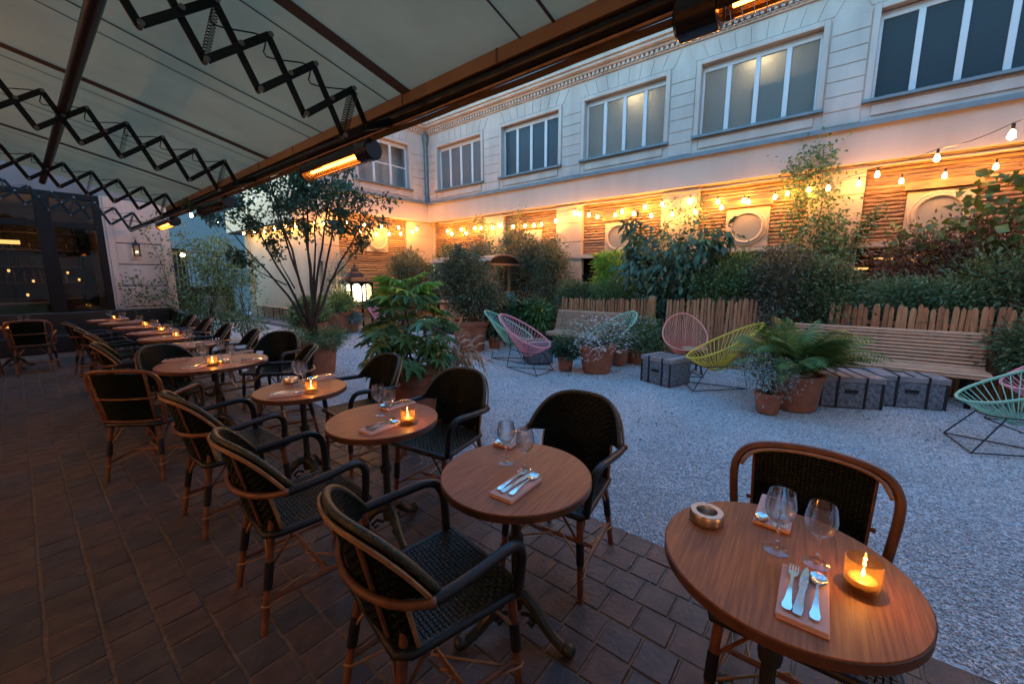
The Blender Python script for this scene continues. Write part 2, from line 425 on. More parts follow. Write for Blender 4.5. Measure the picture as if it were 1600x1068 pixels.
# loose stones, real geometry, densest near the terrace
n = 210000
d = 2.3 * (13.0 / 2.3) ** NR.random(n)
az = radians(51) + (NR.random(n) - .5) * radians(118)
X = d * np.sin(az); Y = d * np.cos(az)
k = (X > 2.215) & (X < 9.9) & (Y > -4); X = X[k]; Y = Y[k]; d = d[k]; n = len(X)
sz = NR.uniform(.0035, .0085, n)[:, None] * NR.uniform(.6, 1.3, (n, 3)); sz[:, 2] *= .7
sz *= np.clip(d / 5.0, 1, 1.7)[:, None]
oc = np.array([(1, 0, 0), (0, 1, 0), (-1, 0, 0), (0, -1, 0), (0, 0, 1), (0, 0, -1)], float)
oc = oc[None] + NR.uniform(-.3, .3, (n, 6, 3))
oc *= sz[:, None, :]
a = NR.random(n) * 6.283; ca, sa = np.cos(a), np.sin(a)
ox = oc[:, :, 0] * ca[:, None] - oc[:, :, 1] * sa[:, None]; oy = oc[:, :, 0] * sa[:, None] + oc[:, :, 1] * ca[:, None]
tl = NR.uniform(-.5, .5, n)[:, None]; oz = oc[:, :, 2] + ox * tl
gzv = 0.012 * np.sin(X * 1.9 + Y * .7) * np.sin(Y * 1.3) - 0.012 + 0.006 * np.sin(X * 6.1 + Y * 2.3) * np.sin(Y * 5.2 - X * 1.7)
V = np.stack([ox + X[:, None], oy + Y[:, None], oz + gzv[:, None] + .004], 2)
tri = np.array([(0, 1, 4), (1, 2, 4), (2, 3, 4), (3, 0, 4), (1, 0, 5), (2, 1, 5), (3, 2, 5), (0, 3, 5)])
F = (np.arange(n)[:, None, None] * 6 + tri[None]).reshape(-1, 3)
o = np_mesh('gravel_stones', V, F, mat('gravel_stone', (0.58, 0.625, 0.64), 0.85, island=0.42), kind='stuff')

# terrace paving: bed + single tiles
g = MB(); g.box(-4.5, 2.2, -5, 12.7, -0.05, -0.0045)
paving = struct(g.build('paving', GROUT))
rows = []
for c in range(-28, 16):
    x0 = 0.287 - 0.165 * 3 + 0.165 * c - .0
    x0 = 2.2 - 0.165 * (16 - c)
    if x0 < -1.2: continue
    off = rnd.uniform(0, .155)
    for r in range(-8, 84):
        y0 = r * 0.158 + off
        if y0 > 12.0: continue
        rows.append((x0, y0))
def tile_vs(x0, y0, R):
    a, b = x0 + .004 + R.uniform(-.002, .002), x0 + .165 - .004 + R.uniform(-.002, .002)
    c_, d_ = y0 + .004 + R.uniform(-.002, .002), y0 + .158 - .004 + R.uniform(-.002, .002)
    z = R.uniform(-.001, .0015); tx = R.uniform(-.0012, .0012); ty = R.uniform(-.0012, .0012); e = .0045
    top = [(a + e, c_ + e, z - tx - ty), (b - e, c_ + e, z + tx - ty), (b - e, d_ - e, z + tx + ty), (a + e, d_ - e, z - tx + ty)]
    mid = [(a, c_, z - .006), (b, c_, z - .006), (b, d_, z - .006), (a, d_, z - .006)]
    low = [(p[0], p[1], -.03) for p in mid]
    vs = low + mid + top
    fs = [(8, 9, 10, 11)]
    for i in range(4):
        j = (i + 1) % 4; fs += [(i, j, 4 + j, 4 + i), (4 + i, 4 + j, 8 + j, 8 + i)]
    return vs, fs
def tile_score(p):
    x, y = p[0] + .08, p[1] + .08
    az = math.degrees(math.atan2(x, y)); dd = math.hypot(x, y)
    dep = x * .777 + y * .629
    if dep < .5: return 99
    v = (1.55 * cos(radians(9.07)) - dep * 0.1576) ; fz = dep * .9875 + 1.55 * .1576
    py = v / fz
    return dd if (az > -2.5 and az < 103 and py < .86) else 50 + dd
rows.sort(key=tile_score)
TILE_MATS = [TILE, mat('floor_tile_grey', (0.098, 0.080, 0.070), 0.5, col2=(0.058, 0.049, 0.046), nscale=8, bump=(36, 0.6, 0.008), detail=8),
             mat('floor_tile_red', (0.145, 0.088, 0.062), 0.55, col2=(0.085, 0.056, 0.044), nscale=10, bump=(44, 0.6, 0.008), detail=8)]
for (x0, y0) in rows[:300]:
    g = MB(); g.add(*tile_vs(x0, y0, rnd)); g.build('tile', rnd.choice(TILE_MATS), paving, smooth='auto')
for q in range(3):
    g = MB()
    for (x0, y0) in rows[300 + q::3]: g.add(*tile_vs(x0, y0, rnd))
    g.build('tile_field', TILE_MATS[q], paving, kind='stuff')
g = MB(); g.box(5.35, 6.0, 12.12, 22, -.05, .09); struct(g.build('pavement', mat('kerb_stone', (.30, .28, .25), .85, col2=(.22, .2, .18), nscale=5), bevel=.012))
g = MB(); g.box(7.62, 10.1, -5, 11.3, -.05, .08); struct(g.build('planting_bed', SOIL))

# ================================================================== BUILDINGS
PIER_T = 0.10
def facade(b, mp, u0, u1, wins, opts):
    """b: building thing.  mp(u, d, z): along the wall, depth behind the face, height.  wins: list of (ua, ub, kind)."""
    def bx(g, ua, ub, da, db, za, zb):
        g.hexa([mp(ua, da, za), mp(ub, da, za), mp(ub, db, za), mp(ua, db, za), mp(ua, da, zb), mp(ub, da, zb), mp(ub, db, zb), mp(ua, db, zb)])
        return g
    ZS, ZH = 4.68, 6.12
    # lower wall, recessed
    g = MB(); bx(g, u0, u1, .20, .5, 2.1, 3.6)
    bx(g, u0, u1, .22, .5, -.1, 1.15)
    g.build('lower_wall', PLASTER, b)
    g = MB(); bx(g, u0, u1, -.05, .6, 3.6, 4.25); g.build('fascia', FASCIA, b, bevel=.01)
    g = MB(); bx(g, u0, u1, -.14, .3, 4.25, 4.29); bx(g, u0, u1, -.14, -.125, 4.205, 4.25); g.build('ledge', ZINC, b)
    # piers
    edges = [u0] + [w for ww in wins for w in ww[:2]] + [u1]
    g = MB()
    for i in range(0, len(edges), 2):
        bx(g, edges[i], edges[i + 1], .02, .35, 4.29, ZH + .02)
    bx(g, u0, u1, .02, .35, ZH + .02, 6.62)
    for (ua, ub, *_r) in wins: bx(g, ua, ub, .03, .35, 4.29, ZS - .06)
    g.build('wall', STONE, b)
    # rusticated pier blocks
    for i in range(0, len(edges), 2):
        a, c = edges[i] + .12, edges[i + 1] - .12
        if i == 0: a = u0
        if i == len(edges) - 2: c = min(u1, 9.96) if u1 < 11 else 12.06
        if c - a < .15: continue
        nb = 7; h = (ZH + .04 - 4.33) / nb
        for q in range(nb):
            g = MB(); bx(g, a, c, .004, .018, 4.33 + q * h + .007, 4.33 + (q + 1) * h - .007); g.build('stone_block', STONE, b, bevel=.006, seg=1)
    # lintel blocks
    for (ua, ub, *_r) in wins:
        nb = 9; w = (ub - ua + .3) / nb; mid = (ua + ub) / 2
        for q in range(nb):
            a = ua - .15 + q * w + .007; c = ua - .15 + (q + 1) * w - .007
            sa = (a - mid) * .14; sc = (c - mid) * .14
            z0, z1 = ZH + .12, 6.56
            pts = [(a, z0), (c, z0), (c + sc, z1), (a + sa, z1)]
            g = MB(); g.hexa([mp(p[0], .005, p[1]) for p in pts] + [mp(p[0], .018, p[1]) for p in pts]); g.build('lintel_block', STONE, b)
    # window trim, frames, panes, rooms
    for (ua, ub, kind) in wins:
        w = MB(); d0 = -.03
        bx(w, ua - .10, ua - .002, d0, .02, ZS - .05, ZH + .10); bx(w, ub + .002, ub + .10, d0, .02, ZS - .05, ZH + .10)
        bx(w, ua - .002, ub + .002, d0, .02, ZH, ZH + .10)
        win = w.build('window', STONE, b, bevel=.008, seg=1)
        s_ = MB(); bx(s_, ua - .12, ub + .12, -.09, .14, ZS - .06, ZS - .01); s_.build('sill', ZINC, win)
        f = MB(); n = 4 if kind != 'casement' else 3; t = .045; ww = (ub - ua) / n
        bx(f, ua, ub, .14, .20, ZS - .01, ZS + .05); bx(f, ua, ub, .14, .20, ZH - .12, ZH - .001)
        for q in range(n + 1):
            um = ua + q * ww
            bx(f, max(ua, um - t), min(ub, um + t), .13, .19, ZS + .05, ZH - .12)
        if kind == 'casement': bx(f, ua, ub, .15, .18, 5.35, 5.39)
        f.build('frame', WHITE, win, bevel=.006, seg=1)
        for q in range(n):
            p = MB(); a, c = ua + q * ww + t - .01, ua + (q + 1) * ww - t + .01
            bx(p, a, c, .162, .168, ZS + .04, ZH - .11)
            p.build('pane', {'casement': PANE, 'dark': FROST_D, 'grey': FROST, 'lit': FROST_L, 'cabinet': FROST_L}[kind], win)
        # wall panel under the sill
        g = MB(); bx(g, ua + .02, ub - .02, .0, .029, 4.40, 4.58); g.build('apron_panel', STONE, b, bevel=.02, seg=2)
        # bird-spike strip on sill
        r = MB(); D = 1.3
        bx(r, ua - .05, ub + .05, .36, .40, ZS - .3, ZS + .0)
        bx(r, ua - .3, ub + .3, D, D + .05, 4.3, 6.7); bx(r, ua - .3, ub + .3, .36, D, 4.2, 4.3); bx(r, ua - .3, ub + .3, .36, D, 6.7, 6.75)
        bx(r, ua - .35, ua - .3, .36, D, 4.3, 6.7); bx(r, ub + .3, ub + .35, .36, D, 4.3, 6.7)
        r.build('room', GREYROOM if kind != 'dark' else mat('dim_room', (.12, .13, .14), .9), b)
        if kind in ('lit', 'cabinet'):
            l = MB(); p = mp(ua + (ub - ua) * .52, .55, ZH - .1); l.ball(p, .05, 10, 6)
            l.build('room_lamp', SOFTLAMP, b)
            point_light('room_light', mp(ua + (ub - ua) * .55, .95, ZH + .25), 5.0, (1, .80, .5), .2, b)
        if kind == 'cabinet':
            c = MB(); bx(c, ua + .05, ua + 1.15, .24, .6, 4.5, 5.5); c.build('cabinet', mat('cabinet_blue', (.03, .06, .075), .5), b)
    # cornice
    g = MB(); bx(g, u0, u1, -.03, .3, 6.62, 6.65); bx(g, u0, u1, -.02, .3, 6.65, 6.73); bx(g, u0, u1, -.12, .3, 6.735, 6.80); bx(g, u0, u1, -.24, .3, 6.80, 6.87); bx(g, u0, u1, -.30, .3, 6.87, 6.97)
    g.build('cornice', STONE, b, bevel=.008, seg=1)
    g = MB(); u = u0 + .06
    while u < u1 - .03:
        bx(g, u, u + .06, -.085, -.02, 6.655, 6.73); u += .115
    g.build('dentil_course', STONE, b, kind='stuff')
    g = MB(); g.hexa([mp(u0, -.34, 6.97), mp(u1, -.34, 6.97), mp(u1, .6, 6.97), mp(u0, .6, 6.97), mp(u0, -.30, 7.18), mp(u1, -.30, 7.18), mp(u1, .6, 7.9), mp(u0, .6, 7.9)])
    g.build('roof', ZINC, b)
    # logs, pilasters and round windows below the fascia
    for (la, lb, oc_) in opts['logs']:
        z = opts.get('z0', 2.2); i = 0
        while z < 3.56:
            r = .036 + rnd.uniform(-.006, .004); zc = z + r; i += 1
            segs = [(la, lb)]
            if oc_ is not None and abs(zc - oc_[1]) < .42:
                segs = [(la, oc_[0] - .42), (oc_[0] + .42, lb)]
            for (sa, sb) in segs:
                if sb - sa < .1: continue
                g = MB(); k = 5; ph = rnd.random() * 6
                pts = [mp(sa + (sb - sa) * t / k, .165, zc + .008 * sin(ph + t * 2.1) + .004 * rnd.uniform(-1, 1)) for t in range(k + 1)]
                g.tube(pts, [r * rnd.uniform(.85, 1.05) for _ in pts], 7)
                g.build('log', rnd.choice(LOGS), b, smooth='auto')
            z += 2 * r + .003
        if oc_ is not None:
            ou, oz = oc_
            w = MB(); bx(w, ou - .41, ou + .41, .10, .198, oz - .41, oz + .41); win = w.build('round_window', PLASTER, b, bevel=.01, seg=1)
            fr = MB(); 
            for (ra, rb, dd) in ((.36, .31, .075), (.31, .275, .05)):
                pts = [mp(ou + ra * cos(t * pi / 24), dd, oz + ra * sin(t * pi / 24)) for t in range(48)]
                fr.tube(pts, .03, 8, closed=True)
            fr.build('frame', PLASTER, win, smooth=True)
            hd = MB()
            for q in range(3): bx(hd, ou - .46, ou + .46, .02 + .02 * q, .10, oz + .43 + .05 * q, oz + .475 + .05 * q)
            hd.build('hood', LOG, win)
            p = MB(); N = 40; c0 = [mp(ou + .285 * cos(t * 2 * pi / N), .07, oz + .285 * sin(t * 2 * pi / N)) for t in range(N)]
            p.add(c0, [tuple(range(N))]); p.build('pane', OCUL, win)
    for (pa, pb) in opts['pilasters']:
        z = -.05; h = .52
        while z < 3.58:
            z1 = min(z + h, 3.595)
            g = MB(); bx(g, pa, pb, .04, .199, z + .008, z1 - .008); g.build('pilaster_block', PLASTER, b, bevel=.008, seg=1); z += h
        g = MB(); bx(g, pa + .02, pb - .02, .06, .199, -.05, 3.59); g.build('pilaster_core', PLASTER, b)
LOGS = [LOG, mat('split_log_pale', (0.44, 0.27, 0.13), 0.75, col2=(0.30, 0.165, 0.08), nscale=5, stretch=(6, 1, 6), bump=(14, 0.5, 0.01)),
        mat('split_log_grey', (0.30, 0.18, 0.10), 0.8, col2=(0.20, 0.11, 0.06), nscale=5, stretch=(6, 1, 6), bump=(14, 0.5, 0.01))]

wing = thing('courtyard_building', 'long white stone wing with tall framed windows above log-clad wall', 'building', (10, 3, 0))
mpR = lambda u, d, z: (d, u - 3, z)
facade(wing, mpR, -9.0, 12.6, [(-8.0, -5.9, 'dark'), (-5.08, -2.98, 'dark'), (-2.25, -0.14, 'dark'), (.65, 2.75, 'cabinet'), (3.51, 5.61, 'lit'), (6.42, 8.49, 'dark'), (9.37, 11.49, 'grey')],
       dict(logs=[(-5.0, -3.0, None), (-2.2, -.22, (-1.22, 2.62)), (.62, 2.62, (1.65, 2.62)), (3.5, 5.62, (4.56, 2.60)), (6.5, 8.45, (7.45, 2.60)), (9.35, 11.9, None)],
            pilasters=[(-3.0, -2.2), (-.22, .62), (2.64, 3.48), (5.64, 6.48), (8.47, 9.33)]))
# ground-floor glazing strip under the logs
g = MB(); g.box(.45, .47, -12, 9.08, 1.15, 2.1); g.build('dark_glazing', mat('dark_glass', (.02, .018, .015), .08), wing)
g = MB(); g.box(.02, .22, -12, 9.08, 2.1, 2.2); g.build('log_shelf', PLASTER, wing)
g = MB()
for y in np.arange(-11.5, 9, .98): g.box(.12, .18, y, y + .05, 1.15, 2.1)
g.box(.1, .2, -12, 9.08, 1.6, 1.64)
g.build('glazing_bars', DARKWOOD, wing)
for (u, z) in ((-.30, 1.72), (-.62, 1.9), (1.25, 1.93), (4.95, 1.85)):
    l = MB(); l.box(.30, .36, u - 3 - .13, u - 3 + .13, z - .018, z + .018); l.build('bar_lamp', WARM, wing)
# rail pipe under the fascia
g = MB(); g.tube([(.02, y, 3.52 + .01 * sin(y * 3)) for y in np.arange(-12, 9, .5)], .022, 8); g.build('conduit', PLASTER, wing, smooth=True)

endb = thing('end_building', 'white stone end wing with one casement window above round window', 'building', (8, 12.1, 0))
mpE = lambda u, d, z: (u - 8, d, z + .003)
facade(endb, mpE, 6.0, 10.25, [(7.25, 9.2, 'casement')], dict(logs=[(6.5, 9.0, (7.86, 2.85))], z0=.3, pilasters=[(6.0, 6.48), (9.05, 10.22)]))
g = MB(); g.box(-2, 1.86, .5, 6.4, -.1, 3.3); g.build('cream_wall', mat('yellow_plaster', (.70, .56, .36), .85, col2=(.60, .47, .29), nscale=1.3, detail=7, stretch=(1, 1, .4)), endb)
g = MB(); g.box(-2.05, -2.0, 5.95, 6.4, -.1, 3.3); g.box(-2.06, -2.0, 5.9, 6.45, -.1, .35); g.build('corner_pilaster', PLASTER, endb, bevel=.01)
g = MB(); g.box(-2.04, -2.0, .3, 5.9, .09, .5); g.build('plinth', mat('tan_plaster', (.45, .34, .22), .85, col2=(.38, .28, .18), nscale=3), endb)
g = MB(); g.box(-2.6, 1.86, .6, 6.5, 3.3, 4.1); g.build('overhang', FASCIA, endb, bevel=.01)
g = MB(); g.box(-2.55, -2.0, .6, 6.45, 3.25, 3.299); g.build('soffit', DARKWOOD, endb)
g = MB(); g.box(-2, 1.86, .62, 6.4, 4.1, 8.8); g.build('upper_block', STONE, endb)
# downpipe in the corner
dp = thing('downpipe', 'grey downpipe running down the inner corner of white stone wings', 'pipe', (9.92, 12.03, 0))
g = MB(); g.tube([(0, 0, 4.3), (0, 0, 6.3)], .05, 12); g.build('pipe', ZINC, dp, smooth='auto')
g = MB(); g.lathe([(.05, 6.3), (.075, 6.36), (.1, 6.46), (.1, 6.56), (.06, 6.62), (.05, 6.9)], 14); g.build('hopper', ZINC, dp, smooth='auto')
for z in (4.6, 5.4, 6.1):
    g = MB(); g.lathe([(.058, z), (.058, z + .03)], 12); g.build('bracket', ZINC, dp)

# passage at the far left: back wall, gate, lamp
pb = thing('passage_building', 'pale wall with dark doorway closing the passage behind the iron gate', 'building', (5, 24, 0))
g = MB(); g.box(-6, 5, 0, .4, 2.95, 8); g.box(-6, -1.4, 0, .4, 0, 2.95); g.box(.2, 5, 0, .4, 0, 2.95); g.build('wall', mat('blue_grey_plaster', (.17, .19, .205), .85), pb)
g = MB(); g.box(-1.4, .2, .2, .3, 0, 2.95); g.build('door', DARKWOOD, pb)
gt = thing('iron_gate', 'dark iron gate of upright bars across the passage', 'gate', (4.9, 20.5, 0))
x = -1.9
while x < 1.1:
    g = MB(); g.tube([(x, 0, .05), (x, 0, 2.7)], .014, 6); g.build('bar', BLACK, gt); x += .13
for z in (.25, 1.2, 2.6):
    g = MB(); g.box(-1.95, 1.08, -.02, .02, z, z + .05); g.build('rail', BLACK, gt)
g = MB(); g.box(-.9, 1.06, .03, .05, .06, 1.2); g.build('sheet', BLACK, gt)
for x in (-.45, .6):
    g = MB(); g.box(x - .03, x + .03, -.03, .03, 0, 2.75); g.build('post', BLACK, gt)
bn = thing('storage_bin', 'grey storage bin standing before the iron gate', 'bin', (4.9, 19.3, 0))
g = MB(); g.box(-.35, .35, -.25, .25, 0, .8); g.build('body', mat('bin_grey', (.13, .14, .14), .6), bn, bevel=.02)
g = MB(); g.box(-.37, .37, -.27, .27, .801, .86); g.build('lid', mat('bin_tan', (.25, .2, .15), .6), bn, bevel=.015)
pl = thing('passage_lamp', 'bright round wall lamp glowing in the passage behind foliage', 'lamp', (4.26, 20, 2.48))
g = MB(); g.ball((0, 0, 0), .075, 12, 8); g.build('globe', emit('globe_glow', (1, .72, .40), 7), pl)
g = MB(); g.tube([(0, 0, .1), (0, .05, .3), (0, .5, .34)], .015, 6); g.build('arm', BLACK, pl)

# restaurant front facing us on the left
rb = thing('restaurant_front', 'dark glazed restaurant front with white stone corner pier', 'building', (0, 12.6, 0))
def pier_box(x0, x1, z0, z1, d=-.02):
    g = MB(); g.box(x0, x1, d, .02, z0 + .01, z1 - .01); return g.build('stone_block', STONE, rb, bevel=.008, seg=1)
zs = [.0, .42, .92, 1.4, 1.88, 2.35, 2.85, 3.3]
for a, b_ in zip(zs, zs[1:]): pier_box(1.52, 2.44, a, b_)
g = MB(); g.box(1.45, 2.46, .021, 7, -.1, 3.3); g.box(-4, 2.46, .021, .5, 3.32, 7.5); g.build('wall', mat('shade_grey_stucco', (.24, .24, .24), .85, col2=(.19, .19, .19), nscale=2), rb)  # stucco darkened in its colour, for shade of a second awning not built
g = MB(); g.box(2.30, 2.47, -.05, .02, -.05, 3.3); g.build('corner_strip', STONE, rb, bevel=.01)
g = MB(); g.box(1.36, 1.52, -.05, .08, -.05, 3.33); g.box(1.40, 1.48, -.075, -.05, -.05, 3.33); g.build('stone_jamb', STONE, rb, bevel=.012)
wf = MB()
for (a, b_) in ((1.24, 1.36), (.42, .64), (-.65, -.5), (-1.9, -1.7), (-3.1, -2.9)): wf.box(a, b_, -.03, .09, .8, 3.30)
wf.box(-4, 1.36, -.02, .1, 3.20, 3.32); wf.box(-4, 1.36, -.025, .095, 2.60, 2.72); wf.box(-4, 1.36, -.04, .1, .72, .86)
win = wf.build('window', DARKWOOD, rb, bevel=.006, seg=1)
for (a, b_) in ((.64, 1.24), (-.5, .42), (-1.7, -.65), (-2.9, -1.9)):
    for (z0, z1) in ((.86, 2.60), (2.72, 3.2)):
        g = MB(); g.box(a, b_, .03, .036, z0, z1); g.build('pane', PANE, win)
g = MB(); g.box(-4, 1.45, .0, .3, -.1, .72); g.build('apron', DARKWOOD, rb)
g = MB(); g.box(-4, 1.45, 3.2, 3.3, 0, 3.3); g.box(1.40, 1.45, .1, 3.2, 0, 3.3); g.box(-4, 1.4, .1, 3.2, 3.3, 3.35); g.box(-4, 1.4, .3, 3.2, -.1, .0); g.box(-4.05, -4, .1, 3.2, 0, 3.3)
g.build('interior', INTER, rb)
# shelves, bottles and lamps behind the glass
sh = thing('bar_shelving', 'dark wooden bar shelves on the wall inside the restaurant', 'shelves', (-.6, 15.62, 0))
for z in (1.05, 1.45, 1.85, 2.25, 2.65):
    g = MB(); g.box(-1.8, 1.75, -.28, .15, z, z + .03); g.build('shelf', mat('shelf_wood', (.14, .075, .035), .5), sh)
for x in (-1.8, -.6, .55, 1.7):
    g = MB(); g.box(x, x + .04, -.279, .15, .9, 3.0); g.build('upright', DARKWOOD, sh)
bot = None
BCOL = [mat('bottle_green', (.03, .06, .02), .1), mat('bottle_brown', (.10, .04, .012), .1), mat('bottle_clear', (.28, .26, .2), .08)]
pro = []
for mt in BCOL:
    g = MB(); g.lathe([(.035, 0), (.037, .01), (.037, .17), (.03, .2), (.013, .23), (.013, .29), (.015, .3)], 10)
    pro.append(g.build('bottle', mt, None, smooth='auto'))
used = set()
for z in (1.48, 1.88, 2.28):
    x = -1.9
    while x < 1.0:
        if rnd.random() < .72:
            q = rnd.randrange(3)
            o = pro[q] if q not in used else pro[q].copy()
            if q in used: COL.objects.link(o)
            used.add(q); o.location = (x, 15.45, z); s = rnd.uniform(.8, 1.05); o.scale = (1, 1, s)
            tag(o, '%s bottle on the %s bar shelf inside the restaurant' % (('dark green', 'brown', 'pale')[q], {1.48: 'second lowest', 1.88: 'middle', 2.28: 'second highest'}[z]), 'bottle', 'bottles on the bar shelves')
        x += rnd.uniform(.09, .2)
for i, (x, y, z, lab) in enumerate([(-.12, 15.3, 2.42, 'wide glowing strip lamp high over the bar shelves'), (-.05, 14.2, 1.75, 'small glowing lamp left of the dark window mullion'),
                                    (.28, 14.6, 1.52, 'small glowing lamp beside the mullion on a low shelf'), (.15, 13.9, 1.22, 'tea light in a jar low behind the left window'),
                                    (1.0, 14.4, 1.55, 'small curved glowing lamp near the right window jamb'), (.86, 14.9, 1.72, 'tiny glowing lamp high in the right window'), (-.3, 14.8, 1.48, 'faint shelf lamp at the left edge of the window')]):
    t = thing('bar_lamp', lab, 'lamp', (x, y, z))
    g = MB()
    if i == 0: g.box(-.32, .32, -.02, .02, -.04, .05)
    else: g.lathe([(.012, -.035), (.018, -.03), (.022, .015), (.016, .02)], 10)
    g.build('lamp_shade', WARM, t)
    g = MB(); g.lathe([(.03, -.06), (.03, -.05), (.012, -.045), (.012, -.036)], 8); g.build('base', BLACK, t)
point_light('interior_light', (.4, 1.6, 2.6), 1.2, (1, .45, .14), .1, rb)
ct = thing('bar_counter', 'long bar counter inside the restaurant behind the window', 'counter', (-1, 14.1, 0))
g = MB(); g.box(-2.2, 1.4, -.25, .25, 0, 1.0); g.build('front', mat('counter_green', (.05, .08, .035), .5), ct)
g = MB(); g.box(-2.25, 1.45, -.3, .3, 1.001, 1.05); g.build('top', mat('counter_top', (.2, .12, .06), .3), ct, bevel=.01)
# the near side of the same building, behind the terrace
sb = thing('terrace_building', 'white stone house wall with shop windows and added warm lamps behind the terrace', 'building', (-3.4, 2, 0))
g = MB(); g.box(-.5, 0, -11, 10.6, 3.6, 9.5); g.box(-.5, 0, -11, 10.6, 0, .5)
for y in np.arange(-11, 10.6, 2.4): g.box(-.5, 0, y, min(y + .5, 10.6), .5, 3.6)
g.build('wall', STONE, sb)
for y in np.arange(-10.5, 10, 2.4):
    g = MB(); g.box(-.3, -.29, y, min(y + 1.9, 10.5), .5, 3.6); w = g.build('window', PANE, sb)
    f = MB(); f.box(-.28, -.2, y + .92, y + .98, .5, 3.6); f.box(-.28, -.2, y, y + .92, 2.6, 2.68); f.build('frame', DARKWOOD, w)
g = MB(); g.box(-4.6, -4.5, -11, 10.6, 0, 3.65); g.box(-4.5, -.5, -11.1, -11, 0, 3.65); g.box(-4.5, -.5, 10.5, 10.6, 0, 3.65); g.box(-4.6, -.5, -11, 10.6, 3.65, 3.7); g.box(-4.6, -.5, -11, 10.6, -.05, .0); g.build('fill_room', mat('ochre_room', (.55, .36, .2), .8), sb)  # unseen room added to hold the lamps that warm the terrace
for y in (-4.5, -.9, 2.7, 6.3):  # added lamps out of view, put in for warm light on the terrace
    g = MB(); g.ball((-1.6, y, 2.55), .14, 14, 8); g.build('fill_lamp', emit('fill_glow', (1, .5, .2), 3), sb); g = MB(); g.tube([(-1.6, y, 2.7), (-1.6, y, 3.65)], .008, 6); g.build('cord', BLACKROD, sb)
    point_light('fill_light', (-1.35, y, 2.5), FILL_W, (1, .42, .16), .12, sb)
nb_ = thing('neighbour_building', 'plain pale stucco wall closing the courtyard behind the viewer', 'building', (3, -9, 0))
g = MB(); g.box(-7, 7.4, -.4, 0, 0, 8.5); g.build('wall', STONE, nb_)
g = MB(); g.box(-7, 7.4, -.6, .15, 8.5, 8.7); g.build('cornice', STONE, nb_)

# ================================================================== AWNING
FX, FZ, FS = 1.75, 2.735, 0.235
fz = lambda x: FZ + FS * (FX - x)
aw = thing('awning', 'grey green terrace awning with black scissor arms and front bar', 'awning', (1.75, 3, 0))
A0 = Vector((1.75, 3, 0))
L_ = lambda x, y, z: (x - 1.75, y - 3, z)
g = MB(); g.surf(lambda u, v: L_(FX - u * 5.1, -3 + v * 11.85, fz(FX - u * 5.1) + .012 * sin(u * 9) * sin(v * 33)), 24, 48)
ob = g.build('fabric', FABRIC, aw, smooth=True)
for i, y in enumerate(np.arange(1.15 - 4 * 1.13, 8.7, 1.13)):
    k = round((y - 1.15) / 1.13)
    w = .045 if k % 2 else .009
    for (yy, ww) in ((y, w), (y + .2, .006)):
        if yy < -2.9: continue
        g = MB(); g.surf(lambda u, v: L_(FX - .01 - u * 5, yy - ww + v * 2 * ww, fz(FX - .01 - u * 5) + .012 * sin(u * 5 / 5.1 * 9) * sin((yy + 3) / 11.85 * 33) - .006), 20, 1)
        g.build('seam', SEAM, aw)
g = MB(); g.box(*[c for c in (-.01, .03)], -6, 5.85, 2.668, 2.745); g.build('front_profile', TANBAR, aw, bevel=.004)
g = MB()
for y in np.arange(-5.6, 5.8, .82): g.box(-.014, -.0105, y, y + .012, 2.67, 2.74)
g.build('profile_joint', SEAM, aw)
g = MB(); g.tube([(.03, -6, 2.63), (.03, 9.4, 2.63)], .038, 14); g.build('front_bar', BLACK, aw, smooth='auto')
g = MB(); g.box(.012, .03, -6, 5.85, 2.576, 2.588); g.build('bead', RATTAN_L, aw)
g = MB(); g.surf(lambda u, v: (.035 + .004 * sin(u * 90), -6 + u * 11.85, 2.578 - .035 * v - .0), 160, 1); g.build('valance', VALANCE, aw)
g = MB(); g.tube([L_(.42, -3, 2.90), L_(.42, 8.8, 2.90)], .036, 14); g.build('support_tube', BLACK, aw, smooth='auto')
g = MB(); g.tube([L_(-2.0, -3, 3.45), L_(-2.0, 8.8, 3.45)], .036, 14); g.build('support_tube', BLACK, aw, smooth='auto')
def rivet(p):
    b = MB(); b.lathe([(.014, -.026), (.014, -.02), (.008, -.0195), (.008, .0195), (.014, .02), (.014, .026)], 10, (0, 0, 0), axis='y'); return b
rv0 = None; bar_cache = {}
spring_me = None
